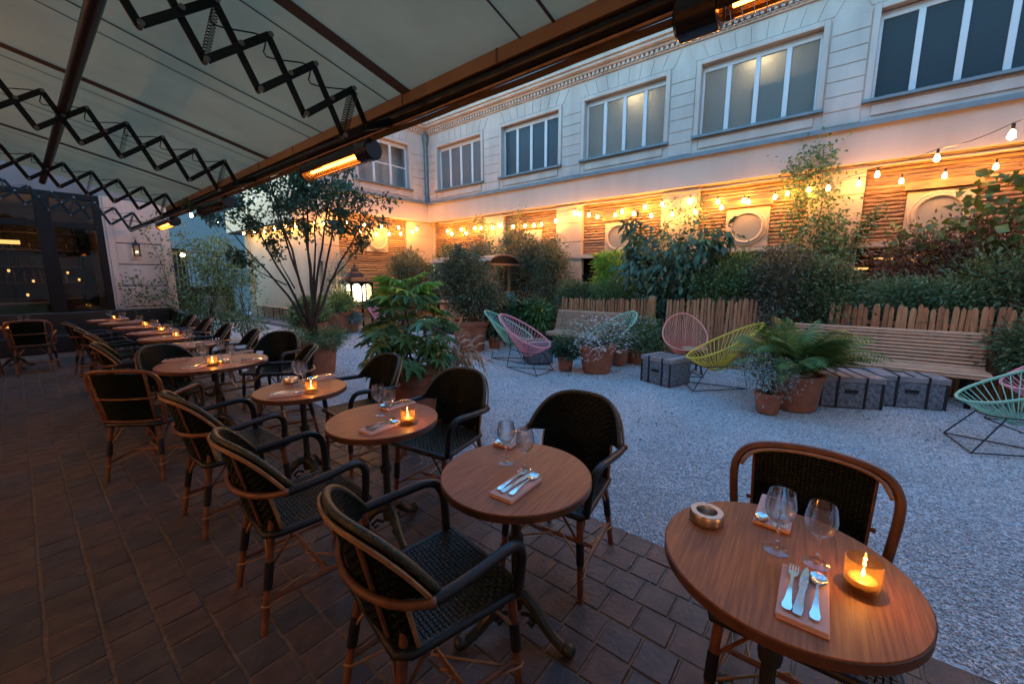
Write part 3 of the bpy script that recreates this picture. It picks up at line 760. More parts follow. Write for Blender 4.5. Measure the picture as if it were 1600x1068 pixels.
for ai, ay in enumerate((-.0, 2.51, 4.98, 7.5, 10.0)):
    if ai == 0: ay = -0.6
    arm = MB()
    arm.hexa([L_(1.56, ay - .03, 2.50), L_(1.80, ay - .03, 2.60), L_(1.80, ay + .03, 2.60), L_(1.56, ay + .03, 2.50), L_(1.56, ay - .03, 2.54), L_(1.80, ay - .03, 2.66), L_(1.80, ay + .03, 2.66), L_(1.56, ay + .03, 2.54)])
    arm_o = arm.build('scissor_arm', BLACK, aw, bevel=.003)
    U = [(1.5 - .236 * i, 2.735 + .0535 * i) for i in range(9)]
    Lo = [(1.42 - .2325 * i, 2.44 + .055 * i) for i in range(9)]
    C = [(1.35 - .2345 * i, 2.63 + .055 * i) for i in range(9)]
    segs = []
    for i in range(8):
        segs.append((U[i], Lo[i + 1], -.011)); segs.append((Lo[i], U[i + 1], .011))
    segs.append(((1.60, 2.52), U[0], .011)); segs.append(((1.58, 2.53), Lo[0], -.011))
    for (a, b_, dy) in segs:
        g = MB(); g.bar(L_(a[0], ay + dy, a[1]), L_(b_[0], ay + dy, b_[1]), .038, .009)
        g.build('bar', BLACK, arm_o, bevel=.002, seg=1)
    g = MB()
    for q in U + Lo + C:
        b = rivet(None); g.add([(v[0] + q[0] - 1.75, v[1] + ay - 3, v[2] + q[1]) for v in b.v], b.f)
    g.build('rivets', mat('rivet_steel', (.25, .24, .23), .35, .9), arm_o, smooth='auto', kind='stuff')
    for i in (0, 3, 6):
        for dy in ((-.03, .03) if i == 0 else (.0,)):
            g = MB(); a, b_ = Vector(L_(U[i][0], ay + dy, U[i][1] - .02)), Vector(L_(Lo[i][0], ay + dy, Lo[i][1] + .02))
            n = 16 * 8; dr = (b_ - a); q1 = dr.normalized().orthogonal(); q2 = dr.normalized().cross(q1)
            pts = [a + dr * (t / n) + (q1 * cos(t * pi / 4) + q2 * sin(t * pi / 4)) * .012 for t in range(n + 1)]
            g.tube(pts, .0025, 4); g.build('spring', BLACK, arm_o, smooth=True)
    # cable along the arm
    g = MB(); pts = []
    for i in range(8):
        pts.append(L_(U[i][0] - .02, ay + .03, U[i][1] + .0)); pts.append(L_(C[i][0] - .1, ay + .03, C[i][1] + .06))
    g.tube(spline(pts), .004, 5); g.build('cable', BLACK, arm_o, smooth=True)
# heaters along the bar
heat_root = None
def heater(y0, lit, label):
    t = thing('patio_heater', label, 'heater', (1.80, y0, 2.50), 0, 'radiant heaters under the awning bar')
    R = .075; Lh = 1.05
    # open-bottomed half shell facing the terrace floor and the court
    g = MB(); a0, a1 = radians(-35), radians(200)
    prof = [(R * cos(a0 + (a1 - a0) * k / 18), R * sin(a0 + (a1 - a0) * k / 18)) for k in range(19)]
    inn = [(p[0] * .93, p[1] * .93) for p in reversed(prof)]
    ring = prof + inn; m = len(ring)
    vs = [(p[0], yy, p[1]) for yy in (.16, Lh) for p in ring]
    fs = [(i, (i + 1) % m, m + (i + 1) % m, m + i) for i in range(m)] + [tuple(range(m)), tuple(reversed(range(m, 2 * m)))]
    g.add(vs, fs); g.build('housing', BLACK, t, smooth='auto')
    g = MB(); g.lathe([(.001, 0), (R * .9, .0), (R * 1.03, .012), (R * 1.03, .155), (R * .9, .16)], 28, axis='y')
    g.build('end_cap', mat('gloss_black', (.015, .015, .017), .2), t, smooth='auto')
    g = MB(); g.lathe([(.001, Lh - .01), (R * 1.02, Lh - .01), (R * 1.02, Lh + .03), (.001, Lh + .03)], 28, axis='y'); g.build('end_plate', BLACK, t, smooth='auto')
    g = MB()
    pr = [(R * .86 * cos(radians(a)), R * .86 * sin(radians(a))) for a in range(-30, 200, 10)]
    g.surf(lambda u, v: (pr[min(len(pr) - 1, int(round(v * (len(pr) - 1))))][0], .165 + u * (Lh - .18), pr[min(len(pr) - 1, int(round(v * (len(pr) - 1))))][1]), 1, len(pr) - 1)
    g.build('reflector', mat('heater_reflector', (.7, .62, .5), .25, 1.0), t, smooth=True)
    g = MB(); g.tube([(0, .2, -.012), (0, Lh - .05, -.012)], .011, 10); g.build('element', HEAT if lit else mat('quartz_tube', (.25, .2, .17), .2), t, smooth='auto')
    g = MB()
    wire = [(R * .98 * cos(radians(a)), R * .98 * sin(radians(a))) for a in range(-160, -34, 14)]
    for yy in np.arange(.2, Lh - .03, .038): g.tube([(p[0], yy, p[1]) for p in wire], .0014, 4)
    for p in wire[::2]: g.tube([(p[0], .165, p[1]), (p[0], Lh - .02, p[1])], .0014, 4)
    g.build('grille', STEEL, t)
    for yy in (.3, .85):
        g = MB(); g.box(-.012, .012, yy, yy + .03, R * .9, .135); g.build('bracket', BLACK, t)
    return t
heater(-.42 + .0, True, 'glowing black tube heater nearest us at the top edge').rotation_euler = (0, 0, 0)
bpy.data.objects['patio_heater'].location = (1.80, .60, 2.56)
bpy.data.objects['patio_heater'].rotation_euler = (0, 0, pi)
heater(2.77, True, 'glowing orange heater above the court side chairs')
heater(5.98, False, 'unlit black heater left of the potted tree crown')
heater(8.6, True, 'small glowing heater at the far end of the awning bar')

# ================================================================== STRING LIGHTS
def sag(a, b, s, n=6):
    a = Vector(a); b = Vector(b)
    return [a.lerp(b, t / n) - Vector((0, 0, s * 4 * (t / n) * (1 - t / n))) for t in range(n)]
bulb_p = MB(); bulb_p.lathe([(.008, -.0), (.014, -.012), (.027, -.05), (.03, -.068), (.024, -.088), (.008, -.097)], 10)
sock_p = MB(); sock_p.lathe([(.006, .055), (.014, .05), (.016, .0), (.012, -.006)], 8)
bulb_me = None
def string_light(label, pts, anchors):
    """pts: bulb centres in order; the cable runs just over them."""
    global bulb_me
    base = Vector(anchors[0])
    t = thing('light_string', label, 'string lights', base, 0, 'festoon lights around the court')
    path = []
    chain = [Vector(anchors[0])] + [Vector(p) + Vector((0, 0, .115)) for p in pts] + [Vector(anchors[1])]
    for a, b in zip(chain, chain[1:]): path += [q - base for q in sag(a, b, min(.04, (b - a).length * .03), 4)]
    path.append(chain[-1] - base)
    g = MB(); g.tube(path, .0045, 5); g.build('cable', BLACKROD, t, smooth=True)
    for p in pts:
        lp = Vector(p) + Vector((0, 0, .055)) - base
        if bulb_me is None:
            b = bulb_p.build('bulb', BULB, t, smooth=True, loc=lp); s = sock_p.build('socket', BLACKROD, b, smooth='auto'); bulb_me = (b, s)
        else:
            b = share(bulb_me[0], t, loc=lp); s = share(bulb_me[1], b)
    return t
yz1 = [(10.6, 3.08), (9.9, 3.05), (9.2, 3.17), (8.71, 3.14), (7.87, 3.11), (7.41, 3.09), (7.08, 3.08), (6.81, 3.08), (6.33, 3.14), (5.56, 3.24), (5.29, 3.2), (5.04, 3.13), (4.54, 3.13), (4.06, 3.11), (3.62, 3.02), (3.13, 3.0), (2.63, 3.01), (2.1, 3.04), (1.6, 3.1), (1.14, 3.14), (.6, 3.2), (-.12, 3.22), (-.68, 3.18), (-1.19, 3.19), (-1.73, 3.24), (-2.4, 3.2), (-3.0, 3.2)]
string_light('front string of glowing bulbs along the log wall of the long wing', [(9.78, y, z) for (y, z) in yz1], ((9.9, 11.9, 3.5), (9.9, -3.6, 3.5)))
yz2 = [(10.9, 3.2), (10.2, 3.2), (9.55, 3.2), (8.44, 3.2), (5.75, 3.3), (4.39, 3.2), (3.81, 3.25), (3.4, 3.27), (2.78, 3.27), (2.2, 3.18), (1.7, 3.15)]
tl2 = [(10.02, y * 1.018, z + .03) for (y, z) in yz2]
string_light('string of bulbs close against the logs leaving the wall toward the viewer at right', tl2 + [(9.95, .95, 3.2), (9.2, .29, 3.1), (8.5, -.31, 3.1), (7.6, -.83, 3.05), (6.4, -1.2, 2.94), (5.4, -1.7, 2.95)], ((10.0, 11.8, 3.45), (4.2, -2.3, 3.1)))
string_light('string of glowing bulbs across the log wall of the end wing', [(x, 11.85, z) for (x, z) in [(6.08, 3.2), (6.6, 3.24), (7.05, 3.01), (7.2, 3.24), (7.62, 2.98), (7.81, 3.24), (8.1, 3.02), (8.49, 3.27), (8.56, 3.07), (9.05, 3.18), (9.25, 3.29)]], ((5.6, 11.9, 3.4), (9.85, 12.0, 3.5)))
string_light('widely spaced string of bulbs from the awning end along the cream wall at left', [(2.58, 11.0, 2.91), (3.6, 13.0, 3.0), (5.6, 17.4, 3.22), (5.66, 16.5, 3.22), (5.70, 15.7, 3.18), (5.72, 14.9, 3.2), (5.75, 14.1, 3.22), (5.76, 13.4, 3.18), (5.78, 12.8, 3.15), (5.8, 12.2, 3.15), (5.8, 11.6, 3.15)], ((1.85, 9.9, 2.9), (5.9, 11.9, 3.4)))

# ================================================================== TABLES
def tabletop(R, sx=1.0):
    g = MB(); n = 64
    prof = [(R - .0045, .0), (R - .0025, .002), (R - .0025, .032), (R - .004, .034)]
    g.lathe(prof, n); return g
def cast_base(parent, wide=1.0):
    g = MB(); n = 20
    vs = []; zsr = [(.10, .03), (.14, .034), (.20, .028), (.24, .022), (.40, .021), (.405, .03), (.43, .034), (.455, .03), (.46, .0215), (.68, .02), (.69, .04), (.7055, .045)]
    for (z, r) in zsr:
        for k in range(n):
            a = 2 * pi * k / n; rr = r * (1 - .10 * (k % 2)) if r < .03 else r
            vs.append((rr * cos(a), rr * sin(a), z))
    fs = [(i * n + k, i * n + (k + 1) % n, (i + 1) * n + (k + 1) % n, (i + 1) * n + k) for i in range(len(zsr) - 1) for k in range(n)]
    g.add(vs, fs); g.build('column', CAST, parent, smooth='auto')
    for k in range(3):
        a = 2 * pi * k / 3 + .5
        pts = [(.0, .17), (.045, .175), (.09, .15), (.13, .10), (.18, .055), (.23, .03), (.262, .026)]
        rr = [.028, .03, .028, .024, .021, .022, .026]
        g = MB(); g.tube([(p[0] * wide * cos(a), p[0] * wide * sin(a), p[1]) for p in pts], rr, 8)
        g.ball((.262 * wide * cos(a), .262 * wide * sin(a), .03), .03, 10, 6)
        pts2 = [(.03, .08), (.07, .095), (.10, .07), (.085, .045), (.065, .06)]
        g.tube([(p[0] * wide * cos(a), p[0] * wide * sin(a), p[1]) for p in pts2], .010, 6)
        g.build('foot', CAST, parent, smooth='auto')
def make_table(label, loc, R, rot=0.0, group='round tables down the terrace'):
    t = thing('bistro_table', label, 'table', (loc[0], loc[1], 0), rot, group)
    tabletop(R).build('tabletop', WOOD_TOP, t, smooth='auto', loc=(0, 0, .706))
    g = MB(); g.lathe([(R - .0024, .709), (R, .7105), (R, .7355), (R - .0024, .737)], 64); g.f = g.f[:-2]; g.build('edge_band', WOOD_EDGE, t, smooth='auto')
    cast_base(t); return t
T = {1: (1.30, .05), 2: (1.235, .98), 3: (1.265, 2.0), 4: (1.255, 3.05), 5: (1.15, 4.74), 6: (1.25, 6.25), 7: (1.25, 7.26), 8: (1.26, 8.2), 9: (1.25, 9.35), 10: (1.18, 10.5), 11: (1.1, 11.45)}
tl_ = {1: 'nearest round wooden table, with ashtray and cutlery on a pink napkin', 2: 'second round table from the front, without a candle', 3: 'third round table from the front, candle at its right edge',
       4: 'fourth round table from the front, with steel ashtray and candle', 5: 'wide round table laid for four beyond the small tables', 6: 'small table just beyond the wide round table',
       7: 'second small table beyond the wide round table', 8: 'third small table beyond the wide round table', 9: 'fourth small table beyond the wide round table', 10: 'small table next to last before the dark banquette', 11: 'last small table against the dark banquette'}
ROT = {1: .05, 2: .1, 3: -.2, 4: .15, 5: .6}
tp = None
for k in T:
    R = .315 if k != 5 else .46
    if k in (1, 5): o = make_table(tl_[k], T[k], R, ROT.get(k, 0))
    else: o = dup(tp, (T[k][0], T[k][1], 0), ROT.get(k, rnd.uniform(-.5, .5)), tl_[k])
    if k == 1: tp = o
dup(tp, (-.15, 11.1, 0), .3, 'small table at the left edge before the dark window')

# ---- table ware
glass_p = MB()
prof_o = [(0, 0), (0, 0), (0, 0), (0, 0), (.0042, .03), (.004, .075), (.006, .085), (.018, .092), (.032, .108), (.039, .128), (.0395, .145), (.035, .172), (.0325, .185)]
prof_i = [(.0315, .185), (.034, .172), (.0383, .145), (.0378, .128), (.031, .110), (.018, .096), (.0005, .092)]
glass_p.lathe(prof_o[4:] + prof_i, 24)
foot_p = MB(); foot_p.lathe([(.0335, .0008), (.026, .0022), (.016, .0042), (.008, .008), (.0046, .016), (.0043, .031)], 28)
foot_p.f = [f for f in foot_p.f if len(f) == 4]
foot_p.tube([(.0335 * cos(a * pi / 16), .0335 * sin(a * pi / 16), .0014) for a in range(32)], .0009, 5, closed=True)
TZ = .7405
wine0 = tag(glass_p.build('wine_glass', GLASS, None, smooth='auto'), 'x', 'wine glass')
foot0 = foot_p.build('foot', FOOTG, wine0, smooth=True)
first = {}
def put_glass(x, y, label, s=1.0, group='empty wine glasses set on the tables'):
    if 'g' not in first: o = wine0; first['g'] = 1
    else: o = wine0.copy(); COL.objects.link(o); share(foot0, o)
    o.location = (x, y, TZ); o.scale = (s, s, s); o.rotation_euler = (0, 0, rnd.random() * 6); tag(o, label, 'wine glass', group); return o
def candle(x, y, label, lit=True):
    if 'c' not in first:
        t = thing('candle_holder', label, 'candle holder', (x, y, TZ), 0, 'lit candles in glass tumblers')
        g = MB(); g.lathe([(.0001, .002), (.034, .002), (.038, .006), (.0395, .03), (.040, .084), (.0385, .0855), (.0375, .084), (.037, .03), (.035, .016), (.0005, .014)], 32); g.build('tumbler', TUMBLER, t, smooth='auto')
        g = MB(); g.lathe([(.0005, .0165), (.030, .0165), (.030, .032), (.022, .034), (.0005, .034)], 20); g.build('wax', WAX, t, smooth='auto')
        g = MB(); g.lathe([(.0003, .036), (.0022, .038), (.0036, .042), (.0039, .046), (.0032, .051), (.0020, .056), (.0010, .060), (.0002, .064)], 14); g.build('flame', FLAME, t, smooth=True)
        point_light('candle_light', (0, 0, .066), CANDLE_W, (1, .55, .2), .003, t)
        first['c'] = t; return t
    t = dup(first['c'], (x, y, TZ), None, label); return t
def ashtray(x, y, label):
    if 'a' not in first:
        g = MB(); g.lathe([(.050, 0), (.053, .003), (.053, .032), (.050, .036), (.033, .036), (.031, .033), (.031, .008), (.0005, .006)], 32)
        o = g.build('ashtray', ASH, None, smooth='auto'); first['a'] = o
    else: o = first['a'].copy(); COL.objects.link(o)
    o.location = (x, y, TZ); tag(o, label, 'ashtray', 'steel ashtrays on the tables'); return o
# cutlery (long axis x, about 0.19 m)
def flat_outline(pts, t, zf=lambda x: 0):
    g = MB(); n = len(pts)
    vs = [(p[0], p[1], zf(p[0])) for p in pts] + [(p[0], -p[1], zf(p[0])) for p in pts]
    vs2 = [(v[0], v[1], v[2] + t) for v in vs]
    fs = []
    for i in range(n - 1):
        fs.append((i, n + i, n + i + 1, i + 1)); a = 2 * n
        fs.append((a + i + 1, a + n + i + 1, a + n + i, a + i))
        fs.append((i, i + 1, a + i + 1, a + i)); fs.append((n + i + 1, n + i, a + n + i, a + n + i + 1))
    fs.append((0, 2 * n, 3 * n, n)); fs.append((n - 1, 2 * n - 1, 4 * n - 1, 3 * n - 1))
    g.add(vs2 and vs + vs2, fs); return g
hz = lambda x: .004 + .004 * sin((x + .095) * 16) if x < .05 else .006
HANDLE = [(-.095, .003), (-.092, .009), (-.08, .011), (-.06, .0075), (-.02, .0045), (.02, .0032)]
g = flat_outline(HANDLE + [(.04, .004), (.05, .009), (.06, .0115), (.066, .0115)], .0028, hz)
for k in range(4): y = -.0095 + k * .00633; g.bar((.064, y, .0075), (.098, y * .95, .0065), .003, .0022, (0, 0, 1))
fork0 = tag(g.build('fork', STEEL, None, smooth='auto'), 'x', 'fork')
g = flat_outline(HANDLE + [(.035, .0035), (.045, .0035)], .0028, hz)
def spoonb(u, v):
    a = u * 2 * pi; r = v
    x = .071 + r * .028 * cos(a); y = r * .0195 * sin(a); return (x, y, .0055 - .006 * (1 - r * r) + .003)
g.surf(spoonb, 20, 6); g.surf(lambda u, v: (lambda p: (p[0], p[1], p[2] - .0016))(spoonb(u, v)), 20, 6)
spoon0 = tag(g.build('spoon', STEEL, None, smooth='auto'), 'x', 'spoon')
g = flat_outline([(-.1, .004), (-.098, .009), (-.08, .0105), (-.04, .008), (.0, .0065), (.01, .009), (.05, .0095), (.09, .006), (.105, .001)], .003, lambda x: .003)
knife0 = tag(g.build('knife', STEEL, None, smooth='auto'), 'x', 'knife')
g = MB()
def napk(i, dz, dx):
    pr = []
    for k in range(9):
        a = -pi / 2 - pi * k / 8; pr.append((-.05 + .003 * cos(a) + dx, .003 + .003 * sin(a) + dz))
    pr += [(.05 + dx, .006 + dz), (.05 + dx, dz)]
    return pr
for (dz, dx, sh_) in ((0, 0, 0), (.0062, .002, .003)):
    pr = napk(0, dz, dx); m = len(pr)
    vs = [(xx + sh_, p[0], p[1]) for xx in (-.105, .105) for p in pr]
    g.add(vs, [(i, (i + 1) % m, m + (i + 1) % m, m + i) for i in range(m)] + [tuple(range(m)), tuple(reversed(range(m, 2 * m)))])
nap0 = tag(g.build('napkin', NAPKIN, None, smooth='auto', bevel=0), 'x', 'napkin')
def place_setting(x, y, rot, who, full=True):
    """napkin with cutlery on it, handle end first"""
    def cp(o, key):
        if key not in first: first[key] = 1; return o
        c = o.copy(); COL.objects.link(c); return c
    n = cp(nap0, 'n'); n.location = (x, y, TZ - .0003); n.rotation_euler = (0, 0, rot); tag(n, 'folded pink napkin ' + who, 'napkin', 'pink napkins on the tables')
    c, s = cos(rot), sin(rot)
    for (o, key, dy, lab, cat) in ((fork0, 'f', .028, 'steel fork ', 'fork'), (knife0, 'k', .004, 'steel knife ', 'knife'), (spoon0, 's', -.026, 'steel spoon ', 'spoon')):
        q = cp(o, key); dx = rnd.uniform(-.004, .012) + .012
        q.location = (x + c * dx - s * dy, y + s * dx + c * dy, TZ + .0122); q.rotation_euler = (0, 0, rot + rnd.uniform(-.07, .07)); tag(q, lab + who, cat, 'cutlery on the pink napkins')
ashtray(1.375, .268, 'round steel ashtray on the nearest table')
put_glass(1.345, .066, 'wine glass nearer the ashtray on the nearest table', 1.02); put_glass(1.347, -.03, 'wine glass nearer the candle on the nearest table', .98)
candle(1.303, -.126, 'lit candle tumbler on the nearest table')
place_setting(1.163, -.010, .02, 'at the front of the nearest table'); place_setting(1.563, .092, pi, 'before the rattan framed chair on the nearest table')
put_glass(1.28, 1.071, 'left wine glass of the pair on the second table', 1.02); put_glass(1.267, .957, 'right wine glass of the pair on the second table')
place_setting(1.135, .90, .05, 'at the front of the second table'); place_setting(1.495, 1.205, pi + .12, 'on the court side of the second table')
put_glass(1.284, 2.067, 'left wine glass of the pair on the third table'); put_glass(1.264, 1.934, 'right wine glass of the pair on the third table', 1.02)
candle(1.304, 1.815, 'lit candle tumbler on the third table'); place_setting(1.17, 1.876, .05, 'at the front of the third table'); place_setting(1.46, 2.135, pi, 'on the court side of the third table')
ashtray(1.283, 3.295, 'round steel ashtray on the fourth table'); put_glass(1.292, 3.19, 'left wine glass of the pair on the fourth table'); put_glass(1.283, 3.082, 'right wine glass of the pair on the fourth table')
candle(1.25, 2.874, 'lit candle tumbler on the fourth table'); place_setting(1.11, 2.95, -.5, 'at the front of the fourth table'); place_setting(1.50, 3.235, pi + .1, 'on the court side of the fourth table')
ashtray(1.189, 4.60, 'round steel ashtray on the wide table'); candle(1.086, 4.53, 'lit candle tumbler on the wide table')
for (x, y, l) in ((1.083, 4.864, 'leftmost wine glass on the wide table'), (1.06, 4.68, 'wine glass just left of the candle on the wide table'), (1.256, 4.906, 'wine glass left of the ashtray on the wide table'), (1.236, 4.50, 'wine glass right of the ashtray on the wide table')): put_glass(x, y, l)
place_setting(.93, 5.11, -.45, 'at the left end of the wide table'); place_setting(.97, 4.55, .4, 'at the front of the wide table'); place_setting(1.50, 5.10, pi + .2, 'at the far side of the wide table'); place_setting(1.42, 4.48, 2.6, 'at the right end of the wide table')
nm = {6: 'the first small table beyond the wide one', 7: 'the second small table beyond the wide one', 8: 'the third small table beyond the wide one', 9: 'the fourth small table beyond the wide one', 10: 'the next to last small table', 11: 'the table at the banquette'}
for k in range(6, 12):
    x, y = T[k]
    put_glass(x + .02, y + .07, 'left wine glass on ' + nm[k]); put_glass(x + .04, y - .05, 'right wine glass on ' + nm[k])
    if k in (7, 8, 9, 11): candle(x + .08, y - .14, 'lit candle on ' + nm[k])
    place_setting(x - .15, y - .02, .1, 'on the left side of ' + nm[k]); place_setting(x + .2, y + .05, pi, 'on the right side of ' + nm[k])
candle(-.17, 11.13, 'lit candle on the small table at the left edge')
put_glass(-.02, 11.0, 'left wine glass on the small table at the left edge'); put_glass(.07, 11.1, 'right wine glass on the small table at the left edge')

# ================================================================== TERRACE CHAIRS
def arc_pts(f, n): return [f(i / n) for i in range(n + 1)]
TH = 1.15
def dome(a, z, off=0.0):
    yy = (.272 + off) * sin(a * TH) / sin(TH)
    xx = -.235 - .22 * max(0, z - .47) - off * .6 + (.150) * (1 - cos(a * TH)) / (1 - cos(TH))
    return (xx, yy, z)
def ztop(a): return .872 - .205 * abs(a) ** 3.2
def zlow(a): return .635 + .028 * abs(a) ** 2
def seat_pt(u, v):
    x = -.225 + u * .455; hw = .205 + .03 * u
    # rounded corners
    e = 1.0
    if u < .12: e = .86 + .14 * math.sqrt(max(0, 1 - ((.12 - u) / .12) ** 2))
    if u > .93: e = .95 + .05 * math.sqrt(max(0, 1 - ((u - .93) / .07) ** 2))
    y = (v * 2 - 1) * hw * e
    return (x, y, .455 - .012 * (1 - (2 * u - 1) ** 2) * (1 - (2 * v - 1) ** 2))
def chair_legs(t, rear_top=None):
    fl = []
    for s in (-1, 1):
        p0, p1 = Vector((.205, s * .205, .435)), Vector((.225, s * .228, 0))
        g = MB(); g.tube([p0, p0.lerp(p1, .5), p1], [.0165, .016, .0145], 10); o = g.build('leg', RATTAN, t, smooth='auto')
        b = MB(); b.tube([p0.lerp(p1, .30), p0.lerp(p1, .56)], .0195, 10); b.build('binding', WRAP, o, smooth='auto')
        q0, q1 = Vector((-.19, s * .17, .50)), Vector((-.275, s * .205, 0))
        g = MB(); g.tube([q0, q0.lerp(q1, .5), q1], [.0165, .016, .0145], 10); o = g.build('leg', RATTAN, t, smooth='auto')
        b = MB(); b.tube([q0.lerp(q1, .36), q0.lerp(q1, .60)], .0195, 10); b.build('binding', WRAP, o, smooth='auto')
        a, b_ = p0.lerp(p1, .66), q0.lerp(q1, .70)
        g = MB(); g.tube([a, b_], .0115, 8); g.build('stretcher', RATTAN, t, smooth='auto')
        m = (a + b_) / 2
        g = MB()
        g.tube([p0.lerp(p1, .70) + Vector((.02, s * .012, 0)), p0.lerp(p1, .70) + Vector((0, s * .02, 0)), m + Vector((0, s * -.03, .0)), q0.lerp(q1, .74) + Vector((0, s * .02, 0)), q0.lerp(q1, .74) + Vector((-.02, 0, 0)), q0.lerp(q1, .74) + Vector((0, -s * .02, 0)), m + Vector((.03, -s * .09, .0)), m + Vector((.0, -s * .14, 0))], .005, 6)
        g.build('cane_tie', RATTAN_L, t, smooth=True)
        for (pp, tgt) in ((p0.lerp(p1, .34), Vector((.10, s * .20, .437))), (p0.lerp(p1, .34), Vector((.212, s * .10, .437))), (q0.lerp(q1, .45), Vector((-.10, s * .185, .437))), (q0.lerp(q1, .45), Vector((-.2, s * .07, .437)))):
            g = MB(); g.tube([pp, tgt], .0065, 6); g.build('brace', RATTAN_L if rnd.random() < .5 else RATTAN, t, smooth='auto')
        fl += [a, b_]
    g = MB(); g.tube([fl[0].lerp(fl[1], .45), fl[2].lerp(fl[3], .45)], .011, 8); g.build('cross_stretcher', RATTAN, t, smooth='auto')
    g = MB(); g.tube([fl[0].lerp(fl[1], .1), (fl[0].lerp(fl[1], .5) + fl[2].lerp(fl[3], .5)) / 2 + Vector((0, 0, .005)), fl[2].lerp(fl[3], .1)], .0055, 6); g.build('cane_tie', RATTAN_L, t, smooth=True)
def chair_seat(t):
    g = MB(); g.weave(seat_pt, 27, 26, h=.0048, seed=3); 
    g.surf(lambda u, v: (lambda p: (p[0], p[1], p[2] - .002))(seat_pt(u, v)), 12, 12, tone=0.0)
    g.surf(lambda u, v: (lambda p: (p[0], p[1], .43))(seat_pt(1 - u, v)), 6, 6, tone=0.0)
    g.build('seat', WEAVE_SEAT, t, smooth=False)
    rim = arc_pts(lambda s: seat_pt(s, 0), 12) + arc_pts(lambda s: seat_pt(1, s), 6)[1:] + arc_pts(lambda s: seat_pt(1 - s, 1), 12)[1:] + arc_pts(lambda s: seat_pt(0, 1 - s), 6)[1:-1]
    g = MB(); g.tube([(p[0], p[1], .444) for p in rim], .017, 10, closed=True); g.build('seat_rim', WRAP, t, smooth=True)
def make_chair(label, group):
    t = thing('bistro_armchair', label, 'chair', (0, 0, 0), 0, group)
    chair_seat(t); chair_legs(t)
    up = lambda u, v: (lambda a: dome(a, zlow(a) + v * (ztop(a) - zlow(a))))(2 * u - 1)
    lo = lambda u, v: (lambda a: dome(a, .462 + v * (zlow(a) + .012 - .462)))((2 * u - 1) * .66)
    g = MB()
    for fn, nu, nv in ((up, 36, 14), (lo, 23, 12)):
        g.weave(fn, nu, nv, h=.003, off=.006, flip=True, seed=5); g.weave(fn, nu, nv, h=.003, off=.006, seed=6)
        g.surf(lambda u, v: (lambda p: (p[0] + .004, p[1], p[2]))(fn(u, v)), 24, 6, tone=0.0); g.surf(lambda u, v: (lambda p: (p[0] - .004, p[1], p[2]))(fn(1 - u, v)), 24, 6, tone=0.0)
    g.build('backrest', WEAVE, t)
    A = [i / 20 - 1 for i in range(41)]
    g = MB(); g.tube([dome(a, ztop(a) + .004, .004) for a in A], .013, 10); g.build('back_wrap', WEAVE_RIM, t, smooth=True)
    g = MB(); g.tube([(lambda p: (p[0] - .014, p[1] * 1.02, p[2] - .008))(dome(a, ztop(a), .016)) for a in A], .0055, 8)
    g.tube([(lambda p: (p[0] - .012, p[1] * 1.02, p[2] - .019))(dome(a, ztop(a), .016)) for a in A], .0055, 8); g.build('back_rim', RATTAN_L, t, smooth=True)
    g = MB(); g.tube([(lambda p: (p[0] - .012, p[1] * 1.03, p[2]))(dome(a, zlow(a) + .004, .022)) for a in A], .0135, 10); g.build('back_hoop', RATTAN, t, smooth=True)
    for s in (-1, 1):
        g = MB(); g.bar(Vector(dome(s * .36, .47)) + Vector((-.012, 0, 0)), Vector(dome(s * .40, ztop(.4) - .03)) + Vector((-.014, 0, 0)), .03, .012, (1, 0, 0)); g.build('back_slat', RATTAN, t, bevel=.004)
        g = MB(); g.tube([Vector(dome(s * .68, z)) + Vector((-.006, 0, 0)) for z in (.46, .52, .58, .64)], .0075, 8); g.build('side_cane', RATTAN_L, t, smooth=True)
        e = Vector(dome(s, zlow(1), .015))
        pts = [e + Vector((-.03, 0, -.004)), e + Vector((.06, s * .004, .0)), (.06, s * .283, .672), (.13, s * .278, .676), (.178, s * .270, .66), (.205, s * .260, .61), (.208, s * .248, .53), (.205, s * .236, .44)]
        g = MB(); g.tube(spline(pts), .0185, 10); g.build('armrest', WRAP, t, smooth=True)
    return t
WEAVE_RIM = mat('woven_edge', (0.03, 0.034, 0.022), 0.4, col2=(0.09, 0.09, 0.05), nscale=120, bump=(150, 0.8, 0.004), nmin=.45, nmax=.7)
